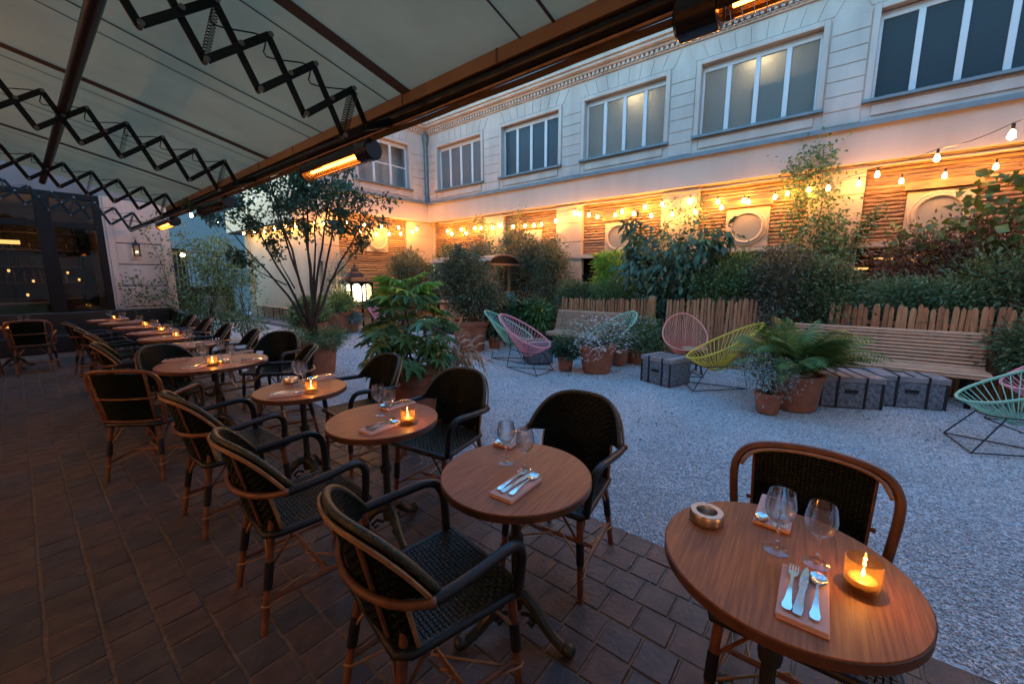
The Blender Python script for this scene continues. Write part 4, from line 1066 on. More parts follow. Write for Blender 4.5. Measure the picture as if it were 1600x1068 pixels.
def make_framed(label, group):
    t = thing('framed_chair', label, 'chair', (0, 0, 0), 0, group)
    chair_seat(t); chair_legs(t)
    def bp(y, z): return (-.235 - .20 * (z - .45) - .0 + .06 * (y / .26) ** 2, y, z)
    fr = [bp(-.215, .44), bp(-.235, .60), bp(-.25, .74), bp(-.245, .81), bp(-.215, .856), bp(-.16, .876), bp(-.08, .884), bp(0, .886)]
    fr = fr + [(p[0], -p[1], p[2]) for p in reversed(fr[:-1])]
    g = MB(); g.tube(spline(fr), .0155, 12); g.build('back_hoop', RATTAN, t, smooth=True)
    g = MB(); g.tube([(p[0] + .02, p[1] * .93, p[2] - .012) for p in spline(fr[3:-3])], .007, 8); g.build('back_rim', RATTAN_L, t, smooth=True)
    fn = lambda u, v: bp((2 * u - 1) * (.165 + .02 * v), .475 + v * (.385 - .012 * (2 * u - 1) ** 2))
    g = MB(); g.weave(fn, 26, 28, h=.003, off=.005, flip=True, seed=8); g.weave(fn, 26, 28, h=.003, off=.005, seed=9)
    g.surf(lambda u, v: (lambda p: (p[0] + .003, p[1], p[2]))(fn(u, v)), 10, 8, tone=0.0); g.surf(lambda u, v: (lambda p: (p[0] - .003, p[1], p[2]))(fn(1 - u, v)), 10, 8, tone=0.0)
    g.build('backrest', WEAVE, t)
    for s in (-1, 1):
        g = MB(); g.tube([Vector(bp(s * (.168 + .02 * q / 5), .475 + .385 * q / 5)) + Vector((-.008, 0, 0)) for q in range(6)], .009, 8); g.build('back_post', RATTAN, t, smooth=True)
    for z in (.475, .66):
        g = MB(); g.tube([Vector(bp(y, z)) + Vector((-.012, 0, 0)) for y in (-.2, -.1, 0, .1, .2)], .009, 8); g.build('back_rail', RATTAN, t, smooth=True)
    for s in (-1, 1):
        pts = [Vector(bp(s * .235, .62)), (-.15, s * .262, .655), (0, s * .272, .665), (.13, s * .268, .66), (.19, s * .255, .60), (.205, s * .235, .44)]
        g = MB(); g.tube(spline(pts), .016, 10); g.build('armrest', RATTAN, t, smooth=True)
    return t
GC, GF = 'woven armchairs at the terrace tables', 'rattan framed chairs at the terrace tables'
arm0 = make_chair('nearest dark woven armchair seen from behind at the second table', GC)
arm0.location = (.83, 1.05, 0); arm0.rotation_euler = (0, 0, radians(-10))
for (x, y, r, l) in ((.79, 2.0, -4, 'woven armchair seen from behind at the third table'), (.80, 3.03, 2, 'woven armchair seen from behind at the fourth table'),
                     (.97, 5.12, -62, 'woven armchair with its front to us at the left of the wide table'),
                     (1.735, 1.07, 186, 'woven armchair facing us across the second table'), (1.745, 2.06, 188, 'woven armchair facing us across the third table, before the fatsia pot'),
                     (1.74, 3.07, 176, 'woven armchair facing us across the fourth table, before the fatsia leaves'), (1.86, 5.33, -142, 'woven armchair at the far side of the wide table before the tree pot'),
                     (1.57, 4.25, 160, 'woven armchair turned sideways at the right end of the wide table'),
                     (.76, 6.05, -6, 'woven armchair seen from behind at the first small far table'), (.80, 7.2, -3, 'woven armchair seen from behind at the second small far table'), (.78, 8.15, 0, 'woven armchair seen from behind at the third small far table'), (.74, 9.5, 5, 'woven armchair seen from behind at the fourth small far table'),
                     (1.68, 6.1, 170, 'woven armchair nearest the tree pot of the far court side row'), (1.68, 7.2, 172, 'second woven armchair of the far court side row'), (1.76, 8.5, 175, 'third woven armchair of the far court side row'), (1.76, 9.5, 178, 'last woven armchair of the far court side row')):
    dup(arm0, (x, y, 0), radians(r), l)
fr0 = make_framed('rattan framed chair with black woven panel across the nearest table', GF)
fr0.location = (1.555, .0, 0); fr0.rotation_euler = (0, 0, radians(182))
dup(fr0, (.60, 4.28, 0), radians(44), 'rattan framed chair with its back to us at the wide table')
dup(fr0, (.07, 10.5, 0), radians(84), 'rattan framed chair with its back to us at the far left table')
dup(fr0, (-.62, 10.55, 0), radians(60), 'rattan framed chair cut by the left edge before the dark window')
for ch in list(fr0.children):
    if ch.name.startswith('armrest'): bpy.data.objects.remove(ch)
# banquette
bq = thing('banquette', 'dark leather banquette running round the corner below the restaurant window', 'banquette', (0, 12.25, 0))
g = MB(); g.box(-3.5, 2.25, -.3, .05, .1, .46); g.box(1.95, 2.25, -1.6, -.31, .1, .46); g.build('seat', LEATHER, bq, bevel=.03)
g = MB(); g.box(-3.5, 2.25, .06, .22, .1, .88)
g.hexa([(2.26, -1.7, .1), (2.40, -1.7, .1), (2.40, .22, .1), (2.26, .22, .1), (2.26, -1.7, .72), (2.40, -1.7, .72), (2.40, .22, .88), (2.26, .22, .88)]); g.build('back', LEATHER, bq, bevel=.02)
g = MB(); g.box(-3.5, 2.2, -.28, .2, 0, .099); g.build('plinth', mat('pale_plinth', (.22, .22, .22), .6), bq)
# sconce on the stone pier
sc_ = thing('wall_lantern', 'small dim wall lantern on the white stone pier', 'wall lamp', (1.84, 12.55, 2.2))
g = MB(); g.box(-.05, .05, -.12, -.02, -.12, .1); g.build('glass', PANE, sc_)
g = MB()
for (x, y) in ((-.05, -.12), (.05, -.12), (-.05, -.02), (.05, -.02)): g.box(x - .006, x + .006, y - .006, y + .006, -.13, .11)
g.lathe([(.08, .11), (.02, .19), (.008, .24)], 8, (0, -.07, 0)); g.box(-.06, .06, -.13, -.01, -.14, -.12); g.tube([(0, -.07, .22), (0, -.03, .28), (0, .02, .28)], .008, 6); g.build('frame', BLACK, sc_)
g = MB(); g.ball((0, -.07, -.04), .018, 8, 6); g.build('bulb', emit('dim_glow', (1, .6, .25), 3), sc_)

# ================================================================== COURT FURNITURE
def acapulco(name_col, col, label, loc, head):
    CORD = mat('cord_' + name_col, col, .42)
    t = thing('cord_chair', label, 'chair', loc, radians(head), 'cord string chairs in the court')
    def ring(s):
        a = s * 2 * pi; c, q = cos(a), sin(a)
        w = .385 * (1 - .16 * (1 - c) / 2 * 1.6)
        x = .42 * c - .02; y = w * q
        k = (1 - c) / 2
        z = .43 + .50 * k ** 1.25 + .02 * (q * q)
        x -= .10 * k
        return Vector((x, y, z))
    N = 46
    g = MB(); g.tube([ring(i / 64) for i in range(64)], .0135, 10, closed=True); g.build('rim', CORD, t, smooth=True)
    c0 = Vector((-.02, 0, .275))
    g = MB(); g.tube([c0 + Vector((.075 * cos(a * pi / 10), .075 * sin(a * pi / 10), .0 - .06 * cos(a * pi / 10) * .4)) for a in range(20)], .007, 6, closed=True); g.build('centre_ring', CORD, t, smooth=True)
    for i in range(N):
        a = 2 * pi * i / N
        p = ring(i / N); q = c0 + Vector((.075 * cos(a), .075 * sin(a), -.024 * cos(a)))
        g = MB(); md = (p + q) / 2 + Vector((0, 0, -.02)); g.tube([p, md, q], .0046, 5); g.build('cord', CORD, t, smooth=True)
    # mid hoop carrying the bowl and the three-legged rod base
    g = MB(); hoop = [Vector((.30 * cos(a * pi / 14) - .04, .25 * sin(a * pi / 14), .335 + .09 * (1 - cos(a * pi / 14)) / 2)) - Vector((0, 0, .012)) for a in range(28)]
    g.tube(hoop, .0065, 6, closed=True); g.build('support_hoop', BLACKROD, t, smooth=True)
    ft = [Vector((.36, .27, .007)), Vector((.36, -.27, .007)), Vector((-.42, 0, .007))]
    tp_ = [Vector((.16, .20, .335)), Vector((.16, -.20, .335)), Vector((-.33, 0, .41))]
    for i in range(3):
        a, b = ft[i], ft[(i + 1) % 3]
        g = MB(); g.tube([a, b], .0065, 6); g.build('base_rod', BLACKROD, t, smooth='auto')
        g = MB(); g.tube([a, tp_[i]], .0065, 6); g.build('leg', BLACKROD, t, smooth='auto')
    g = MB(); g.tube([tp_[2], Vector((-.50, 0, .90))], .0065, 6); g.build('back_rod', BLACKROD, t, smooth='auto')
    return t
PINK, GREEN, YEL, CORAL = (.80, .30, .34), (.27, .60, .42), (.75, .58, .05), (.85, .30, .22)
acapulco('pink', PINK, 'pink cord chair beside the grey trunk in mid court', (5.32, 3.98, 0), -86)
acapulco('green', GREEN, 'green cord chair just behind the pink one in mid court', (5.85, 4.75, 0), -72)
acapulco('green', GREEN, 'green cord chair half hidden behind the white flowers', (6.72, 3.12, 0), 158)
acapulco('coral', CORAL, 'coral cord chair with its front to us before the picket fence', (6.85, 1.88, 0), 202)
acapulco('yellow', YEL, 'yellow cord chair between trunk and fern', (6.12, 1.22, 0), 118)
acapulco('green', GREEN, 'green cord chair in front at the right edge of the court', (5.50, -1.38, 0), 100)
acapulco('pink', PINK, 'pink cord chair at the right edge behind the green one', (6.50, -1.85, 0), 112)
acapulco('pink', PINK, 'pink cord chair far back below the glowing lantern', (6.0, 9.1, 0), -45)
st = thing('garden_stool', 'pale wooden stool top beside the coral cord chair', 'stool', (6.9, 1.72, 0))
g = MB(); g.lathe([(.19, .0), (.2, .01), (.2, .03), (.19, .035)], 24, (0, 0, .38)); g.build('seat', SLAT, st, smooth='auto')
for k in range(3):
    g = MB(); a = k * 2.1; g.tube([(.1 * cos(a), .1 * sin(a), .38), (.17 * cos(a), .17 * sin(a), 0)], .015, 8); g.build('leg', BARK, st)
def trunk(label, c, rot, L=.66, W=.48, H=.40):
    t = thing('metal_trunk', label, 'trunk', (c[0], c[1], 0), rot, 'grey metal trunks used as low tables'); sw = .011
    g = MB(); g.box(-W / 2, W / 2, -L / 2, L / 2, 0.005, H - .07); g.build('body', GALV, t, bevel=.008)
    g = MB(); g.box(-W / 2 - .008, W / 2 + .008, -L / 2 - .008, L / 2 + .008, H - .068, H); g.build('lid', GALVT, t, bevel=.008)
    for y in (-L * .22, L * .22):
        g = MB(); e = .012
        g.box(-W / 2 - e, -W / 2 - .0005, y - sw, y + sw, .0, H - .07); g.box(W / 2 + .0005, W / 2 + e, y - sw, y + sw, .0, H - .07)
        g.box(-W / 2 - e - .004, W / 2 + e + .004, y - sw, y + sw, H + .0005, H + .006); g.box(-W / 2 - e - .004, -W / 2 - .0085, y - sw, y + sw, H - .0695, H); g.build('strap', STRAP, t)
    for (x, y) in ((-W / 2, -L / 2), (-W / 2, L / 2), (W / 2, -L / 2), (W / 2, L / 2)):
        g = MB(); sx, sy = (1 if x > 0 else -1), (1 if y > 0 else -1)
        g.box(min(x, x + sx * .006), max(x, x + sx * .006), min(y, y - sy * .03), max(y, y - sy * .03), 0, H - .071); g.build('corner', STRAP, t)
    g = MB(); g.tube([(-W / 2 - .004, -.05, .2), (-W / 2 - .03, -.045, .19), (-W / 2 - .03, .045, .19), (-W / 2 - .004, .05, .2)], .006, 6); g.box(-W / 2 - .005, -W / 2 - .0003, -.065, .065, .18, .225); g.build('handle', STRAP, t)
    g = MB(); g.box(-W / 2, W / 2, -.012, .012, H + .0005, H + .005); g.build('lid_strap', STRAP, t)
    return t
trunk('grey metal trunk beside the coral cord chair', (6.02, 1.90, 0), radians(-18), .52, .46)
trunk('grey metal trunk behind the fern', (6.40, -.15, 0), radians(22), .64, .56, .38)
trunk('grey metal trunk right of the fern with coaster on its lid', (6.86, -.75, 0), radians(14), .64, .56, .38)
trunk('grey metal trunk between the pink cord chair and the far bench', (6.05, 4.28, 0), radians(-40), .5, .44)
cs = MB(); cs.lathe([(.06, 0), (.07, .004), (.07, .012), (.06, .012)], 20); tag(cs.build('coaster', mat('brass_dish', (.4, .33, .2), .4, .6), None, smooth='auto', loc=(6.90, -.68, .3867)), 'small pale dish on the right hand trunk lid', 'dish')
def bench(label, y0, y1, X=6.95):
    t = thing('slatted_bench', label, 'bench', (X, (y0 + y1) / 2, 0), 0, 'long slatted benches before the fence')
    h = (y1 - y0) / 2
    path = [(0, .375), (.0, .41), (.05, .425), (.10, .427), (.15, .424), (.20, .42), (.25, .418), (.30, .425), (.335, .45), (.355, .495), (.372, .54), (.388, .585), (.404, .63), (.420, .675), (.436, .72), (.452, .765), (.468, .81), (.482, .85)]
    s0 = None
    for i, (x, z) in enumerate(path):
        a = path[max(0, i - 1)]; b = path[min(len(path) - 1, i + 1)]
        d = Vector((b[0] - a[0], 0, b[1] - a[1])).normalized(); n = Vector((-d.z, 0, d.x))
        g = MB(); c = Vector((x, 0, z)); p = d * .017; q = n * .011
        g.hexa([c + Vector((0, s * h, 0)) + sp * p + sq * q for s in (-1,) for (sp, sq) in ((-1, -1), (1, -1), (1, 1), (-1, 1))] + [c + Vector((0, h, 0)) + sp * p + sq * q for (sp, sq) in ((-1, -1), (1, -1), (1, 1), (-1, 1))])
        g.build('slat', SLATS[rnd.randrange(3)], t, bevel=.004, seg=1)
    for y in (-h + .15, 0, h - .15):
        g = MB()
        g.bar((.05, y, .40), (.02, y, 0), .06, .05, (0, 1, 0)); g.bar((.33, y, .42), (.42, y, 0), .06, .05, (0, 1, 0)); g.bar((.02, y, .395), (.33, y, .39), .05, .05, (0, 1, 0)); g.bar((.35, y, .43), (.50, y, .84), .035, .05, (0, 1, 0))
        g.build('leg', DARKWOOD, t)
    return t
SLATS = [SLAT, mat('bench_slat_pale', (.68, .40, .24), .55, col2=(.56, .31, .175), nscale=7, stretch=(8, 1, 8)), mat('bench_slat_dark', (.55, .30, .165), .55, col2=(.43, .225, .125), nscale=7, stretch=(8, 1, 8))]
bench('long slatted bench at right behind the two trunks', -1.5, .45, 6.98)
bench('slatted bench left of the coral cord chair', 3.0, 4.75, 7.02)
def fence(label, y0, y1, X, H, post_ends=(), w=.052):
    t = thing('picket_fence', label, 'fence', (X, (y0 + y1) / 2, 0), 0, 'chestnut picket fences round the bed')
    yc = (y0 + y1) / 2; y = y0
    for z in (.25, H - .28):
        g = MB(); g.box(.026, .05, y0 - yc, y1 - yc, z, z + .05); g.build('rail', PICKET, t)
    while y < y1:
        ww = w * rnd.uniform(.8, 1.15); hh = H + rnd.uniform(-.035, .03); tl = rnd.uniform(-.02, .02); d = rnd.uniform(.018, .026); yy = y - yc; b = rnd.uniform(-.008, .008)
        g = MB(); c = ww / 2
        lev = [(0, c, 0), (hh * .5, c * 1.02, b), (hh - .05, c * .95, tl), (hh - .015, c * .62, tl), (hh, c * .25, tl)]
        vs = []
        for (z, hw, o_) in lev: vs += [(-d / 2 - .004, yy + c + o_ - hw * .6, z), (-d / 2 + .004, yy + c + o_ - hw, z), (d / 2, yy + c + o_ - hw, z), (d / 2, yy + c + o_ + hw, z), (-d / 2 + .004, yy + c + o_ + hw, z), (-d / 2 - .004, yy + c + o_ + hw * .6, z)]
        m = 6; fs = [(i * m + k, i * m + (k + 1) % m, (i + 1) * m + (k + 1) % m, (i + 1) * m + k) for i in range(len(lev) - 1) for k in range(m)] + [tuple(range((len(lev) - 1) * m, len(lev) * m))]
        g.add(vs, fs); g.build('picket', rnd.choice(PICKETS), t, smooth='auto')
        y += ww + rnd.uniform(.004, .016)
    for yy in post_ends:
        g = MB(); g.lathe([(.075, 0), (.078, H - .02), (.072, H + .05), (.05, H + .085), (.001, H + .09)], 14, (0, yy - yc, 0)); g.build('post', RATTAN_L, t, smooth='auto')
    return t
PICKETS = [PICKET, mat('chestnut_picket_pale', (0.60, 0.30, 0.14), 0.75, col2=(0.43, 0.20, 0.09), nscale=6, stretch=(8, 8, 1), bump=(18, 0.5, 0.008)), mat('chestnut_picket_dark', (0.42, 0.185, 0.085), 0.8, col2=(0.28, 0.12, 0.055), nscale=6, stretch=(8, 8, 1), bump=(18, 0.5, 0.008))]
fence('picket fence behind the right hand bench', -3.2, .03, 7.62, 1.17, w=.056)
fence('picket fence behind the coral and yellow cord chairs', 1.0, 2.42, 7.62, 1.18, w=.048)
fence('picket fence with thick round post behind the far bench', 2.78, 4.75, 7.62, 1.13, (2.72,), w=.046)
fence('low picket fence behind the wooden cart', 7.4, 10.5, 9.2, 1.0, w=.06)
# wooden market cart with curved roof
kc = thing('wooden_cart', 'wooden market cart with arched roof among the shrubs', 'cart', (8.1, 7.0, 0))
for (x, y) in ((-.3, 0), (.42, 0), (-.3, 1.9), (.42, 1.9)):
    g = MB(); g.box(x - .03, x + .03, y - .03, y + .03, 0, 1.92); g.build('post', LOG, kc, bevel=.005)
g = MB(); g.box(-.42, .54, -.12, 2.0, .86, .92); g.build('counter', SLAT, kc, bevel=.01)
g = MB(); g.box(-.38, .5, -.05, 1.95, .30, .8); g.build('cart_box', PICKET, kc)
for q in range(7):
    a0, a1 = pi * (.08 + .84 * q / 7), pi * (.08 + .84 * (q + 1) / 7 - .012)
    f = lambda a, rr: (.06 - .62 * cos(a) * rr, 1.93 + .22 * sin(a) * rr)
    p = [f(a0, 1), f(a1, 1), f(a1, 1.05), f(a0, 1.05)]
    g = MB(); g.hexa([(x, -.2, z) for x, z in p] + [(x, 2.15, z) for x, z in p]); g.build('roof_board', SLATS[q % 3], kc)
g = MB(); g.surf(lambda u, v: (.06 - .58 * cos(pi * (.06 + .88 * u)) * 1.0, -.17, 1.92 + .21 * sin(pi * (.06 + .88 * u)) * v), 12, 1); g.build('gable', DARKWOOD, kc)
g = MB(); g.box(-.55, .67, -.2, -.15, 1.88, 1.93); g.build('tie_beam', LOG, kc)
# big lantern on a stand
ln = thing('garden_lantern', 'large glowing iron lantern with arched panes on a stand', 'lantern', (6.52, 11.4, .82)); ln.scale = (1.12, 1.12, 1.12)
W = .30
g = MB()
for sx in (-1, 1):
    for sy in (-1, 1): g.box(sx * W - .025, sx * W + .025, sy * W - .025, sy * W + .025, 0, .56)
for z in (0, .53):
    for s in (-1, 1): g.box(-W - .03, W + .03, s * W - .03, s * W + .03, z, z + .05); g.box(s * W - .03, s * W + .03, -W + .031, W - .031, z, z + .05)
for s in (-1, 1): g.box(-.02, .02, s * W - .02, s * W + .02, .051, .529); g.box(s * W - .02, s * W + .02, -.02, .02, .051, .529)
g.build('frame', BLACK, ln)
def spandrel(axis, s):
    g = MB()
    for h in (-1, 1):
        cx = h * W / 2; n = 8
        for k in range(n):
            a0, a1 = pi * k / n, pi * (k + 1) / n
            p = [(cx + .13 * cos(a0), .40 + .12 * sin(a0)), (cx + .13 * cos(a1), .40 + .12 * sin(a1))]
            q = [(p[0][0], .535), (p[1][0], .535)]
            vs = [(p[0], q[0], q[1], p[1])][0]
            if axis == 'y': g.hexa([(v[0], s * (W - .004), v[1]) for v in vs] + [(v[0], s * (W + .006), v[1]) for v in vs])
            else: g.hexa([(s * (W - .004), v[0], v[1]) for v in vs] + [(s * (W + .006), v[0], v[1]) for v in vs])
    return g
for axis in 'xy':
    for s in (-1, 1): spandrel(axis, s).build('arch', BLACK, ln)
for s in (-1, 1):
    g = MB(); g.box(-W + .02, W - .02, s * (W - .01) - .002, s * (W - .01) + .002, .05, .53); g.build('pane', PANE, ln)
    g = MB(); g.box(s * (W - .01) - .002, s * (W - .01) + .002, -W + .02, W - .02, .05, .53); g.build('pane', PANE, ln)
g = MB(); g.lathe([(W * 1.5, .58), (W * 1.25, .63), (W * .85, .69), (W * .62, .80), (.10, .86), (.09, .92), (.03, .97), (.04, 1.0), (.005, 1.05)], 4)
bm_v = [(v[0] * cos(pi / 4) - v[1] * sin(pi / 4), v[0] * sin(pi / 4) + v[1] * cos(pi / 4), v[2]) for v in g.v]; g.v = bm_v; g.build('roof', mat('rusty_iron', (.06, .035, .025), .6, .3), ln)
g = MB(); g.lathe([(.2, .055), (.23, .08), (.23, .5), (.2, .525)], 20); g.build('lamp', emit('lantern_glow', (1, .72, .40), 3.0), ln, smooth='auto')
lst = thing('lantern_stand', 'dark red stand carrying the glowing lantern', 'stand', (6.52, 11.4, 0))
g = MB(); g.box(-.42, .42, -.34, .34, .74, .815); g.build('top', mat('oxblood_paint', (.12, .035, .025), .5), lst, bevel=.01)
for (x, y) in ((-.34, -.26), (.34, -.26), (-.34, .26), (.34, .26)):
    g = MB(); g.tube([(x, y, 0), (x, y, .74)], .03, 8); g.build('leg', DARKWOOD, lst)
# folding benches along the cream wall
for (y, l) in ((14.0, 'folding bench with black legs nearer the tree along cream wall'), (16.3, 'folding bench with black legs farther along cream wall')):
    t = thing('folding_bench', l, 'bench', (5.78, y, .09), 0, 'folding benches along the cream wall')
    g = MB(); g.box(-.13, .13, -1.0, 1.0, .46, .485); g.build('seat', mat('pine_board', (.5, .38, .22), .6), t)
    for yy in (-.75, .75):
        g = MB(); g.tube([(-.1, yy, .459), (-.12, yy, .0)], .014, 6); g.tube([(.1, yy, .459), (.12, yy, .0)], .014, 6); g.tube([(-.11, yy, .28), (.11, yy, .28)], .01, 6); g.tube([(-.1, yy, .44), (0, yy, .36), (.1, yy, .44)], .008, 6); g.build('leg', BLACK, t)

# ================================================================== PLANTS
def leaf_arrays(P, D, N, L, W, fold=.25, curl=.2):
    n = len(P); D = D / np.linalg.norm(D, axis=1, keepdims=True); small = float(np.mean(L)) < .075
    S = np.cross(D, N); S /= np.linalg.norm(S, axis=1, keepdims=True) + 1e-9
    U = np.cross(S, D); L = L[:, None]; W = W[:, None]
    b = P; t = P + D * L - U * L * curl; mdl = P + D * L * .48
    l = mdl - S * W * .5 + U * W * fold; r = mdl + S * W * .5 + U * W * fold
    if small:
        V = np.stack([b, r, t, l], 1); f = np.array([(0, 1, 2), (0, 2, 3)])
        return V, (np.arange(n)[:, None, None] * 4 + f[None]).reshape(-1, 3)
    V = np.stack([b, r, t, l, mdl], 1)
    f = np.array([(0, 1, 4), (1, 2, 4), (2, 3, 4), (3, 0, 4)])
    F = (np.arange(n)[:, None, None] * 5 + f[None]).reshape(-1, 3)
    return V, F
def unit(n, R): v = R.normal(size=(n, 3)); return v / np.linalg.norm(v, axis=1, keepdims=True)
FRESH = {a.name: leafm('fresh_' + a.name, c, .4, .03) for a, c in ((LF_DARK, (.075, .11, .045)), (LF_OLIVE, (.11, .125, .06)), (LF_MID, (.10, .155, .05)), (LF_BLUE, (.06, .11, .05)), (LF_RED, (.11, .075, .04)), (LF_BRIGHT, (.2, .3, .05)))}
def clump_foliage(name, m, parent, blobs, n, size, aspect, seed, clusters=40, spread=.16, droop=.2, up=.4, shell=.3, dens=2.1, grow=1.3):
    """leaves gathered in twig clusters inside ellipsoids blobs = [(x,y,z,rx,ry,rz)]"""
    R = np.random.default_rng(seed)
    n = int(n * dens); size *= grow; clusters = int(clusters * 1.5)
    wts = np.array([b[3] * b[4] * b[5] for b in blobs]) ** .8; wts /= wts.sum()
    Ps = []; Ds = []
    for b, w in zip(blobs, wts):
        k = max(3, int(clusters * w)); nn = max(10, int(n * w))
        u = unit(k, R); rad = (shell + (1 - shell) * R.random(k)) ** .6
        C = u * rad[:, None]
        idx = R.integers(0, k, nn)
        off = R.normal(size=(nn, 3)) * spread * 1.2
        Q = C[idx] + off
        c = np.array(b[:3]); s = np.array(b[3:])
        Ps.append(c + Q * s); dirv = off / spread * .5 + C[idx] * .7 + unit(nn, R) * .6; dirv[:, 2] += up - droop * 2 * R.random(nn); Ds.append(dirv)
    P = np.concatenate(Ps); D = np.concatenate(Ds); n = len(P)
    N = unit(n, R) * .7; N[:, 2] += 1
    L = size * R.uniform(.4, 1.45, n)
    hv = R.random(n) + (P[:, 2] - P[:, 2].mean()) / (P[:, 2].std() + 1e-6) * .16
    young = hv > .80
    if m.name in FRESH and young.sum() > 20 and (~young).sum() > 20:
        V, F = leaf_arrays(P[young], D[young], N[young], L[young], L[young] * aspect * .9); np_mesh('young_foliage', V, F, FRESH[m.name], parent)
        k = ~young; P, D, N, L = P[k], D[k], N[k], L[k]
    V, F = leaf_arrays(P, D, N, L, L * aspect)
    return np_mesh(name, V, F, m, parent)
def stems(name, m, parent, base, tips, r0, r1, seed, wob=.08, n=6):
    R = random.Random(seed); g = MB()
    for (b, t) in zip(base, tips):
        b = Vector(b); t = Vector(t); pts = []
        for i in range(n + 1):
            s = i / n; p = b.lerp(t, s); k = sin(s * pi) * wob
            pts.append(p + Vector((R.uniform(-1, 1) * k, R.uniform(-1, 1) * k, 0)))
        g.tube(pts, [r0 + (r1 - r0) * i / n for i in range(n + 1)], 6)
    return g.build(name, m, parent, smooth=True)
def pot(parent, R, H, name='pot', taper=.72, rim=True, m=None):
    g = MB(); r0 = R * taper
    pr = [(r0, 0), (r0 + .005, .01), (R * .96, H * .84)]
    pr += [(R * 1.03, H * .85), (R * 1.05, H * .9), (R * 1.05, H * .98), (R * 1.02, H)] if rim else [(R, H * .98), (R * .99, H)]
    pr += [(R * .90, H), (R * .88, H * .93)]
    g.lathe(pr, 32); g.build(name, m or TERRA, parent, smooth='auto')
    g = MB(); g.lathe([(R * .895, H * .90), (R * .5, H * .925), (.001, H * .93)], 20); g.build('soil', SOIL, parent, smooth=True)
def potted(name, label, cat, loc, R, H, blobs, n, size, aspect, m, seed, stem_n=5, **kw):
    t = thing(name, label, cat, (loc[0], loc[1], 0)); pot(t, R, H)
    clump_foliage('foliage', m, t, blobs, n, size, aspect, seed, **kw)
    rr = random.Random(seed)
    base = [(rr.uniform(-.4, .4) * R, rr.uniform(-.4, .4) * R, H * .9) for _ in range(stem_n)]
    tips = []
    for i in range(stem_n):
        b = blobs[i % len(blobs)]; tips.append((b[0] + rr.uniform(-.5, .5) * b[3], b[1] + rr.uniform(-.5, .5) * b[4], b[2] + rr.uniform(-.1, .5) * b[5]))
    stems('stem', STEM, t, base, tips, .008, .003, seed)
    return t
# --- potted multi-stem tree
tr = thing('potted_tree', 'slender many stemmed tree in a large terracotta pot', 'tree', (2.98, 6.6, 0))
pot(tr, .36, .60, taper=.78)
uax = Vector((.63, -.777, 0)); dax = Vector((.777, .63, 0))
main = [(-1.15, -.3, 2.45), (-1.25, .1, 3.0), (-.8, .3, 3.3), (-.45, -.35, 3.55), (-.1, .2, 3.75), (.2, -.3, 3.5), (.5, .25, 3.6), (.85, -.2, 3.2), (1.05, .15, 2.75), (.05, .45, 3.2)]
Rr = random.Random(5); g = MB(); leafc = []
for i, (s, dd, z) in enumerate(main):
    b = Vector((Rr.uniform(-.09, .09), Rr.uniform(-.09, .09), .56)); t = uax * s + dax * dd + Vector((0, 0, z))
    mid = uax * s * .28 + dax * dd * .3 + Vector((0, 0, .6 + (z - .6) * .46))
    pts = []
    for k in range(11):
        q = k / 10; p = b * (1 - q) ** 2 + mid * 2 * q * (1 - q) + t * q * q
        pts.append(p + Vector((Rr.uniform(-.02, .02), Rr.uniform(-.02, .02), 0)))
    g.tube(pts, [.026 - .020 * k / 10 for k in range(11)], 7)
    for k in range(5, 11):
        for _ in range(3):
            p = pts[k]; dv = Vector((Rr.uniform(-1, 1), Rr.uniform(-1, 1), Rr.uniform(-.25, .75))); e = p + dv * Rr.uniform(.2, .5)
            if e.z < 2.3 or (k < 8 and e.z < 2.6 and Rr.random() < .5): continue
            g.tube([p, p.lerp(e, .5) + Vector((0, 0, .03)), e], [.006, .004, .002], 5); leafc.append((p, e))
for (s, dd, z0, z1) in ((-1.05, -.2, 1.75, 1.95), (-.7, .2, 1.7, 2.2), (.9, .1, 1.8, 2.2)):
    e = uax * s + dax * dd + Vector((0, 0, z1)); p = uax * s * .35 + Vector((0, 0, z0 - .3)); g.tube([p, p.lerp(e, .5) + Vector((0, 0, -.05)), e], [.012, .007, .003], 6); leafc.append((p.lerp(e, .6), e)); leafc.append((p.lerp(e, .75), e)); leafc.append((p.lerp(e, .5), e))
g.build('trunk', BARK, tr, smooth=True)
R = np.random.default_rng(3); A = np.array([tuple(a) for a, b in leafc]); B = np.array([tuple(b) for a, b in leafc])
n = 6800; i = R.integers(0, len(A), n); s = R.random(n)[:, None] ** .6
P = A[i] + (B[i] - A[i]) * s + R.normal(size=(n, 3)) * .065
D = (B[i] - A[i]) * .6 + unit(n, R) * .5; D[:, 2] -= .25
N = unit(n, R) * .6; N[:, 2] += 1; L = R.uniform(.05, .09, n); V, F = leaf_arrays(P, D, N, L, L * .58)
np_mesh('crown', V, F, LF_TREE, tr)
clump_foliage('underplanting', LF_MID, tr, [(0, 0, .62, .46, .46, .16), (.1, -.25, .55, .3, .3, .16), (-.2, -.2, .55, .3, .25, .15)], 2600, .03, .4, 21, clusters=40, spread=.2, droop=.5)
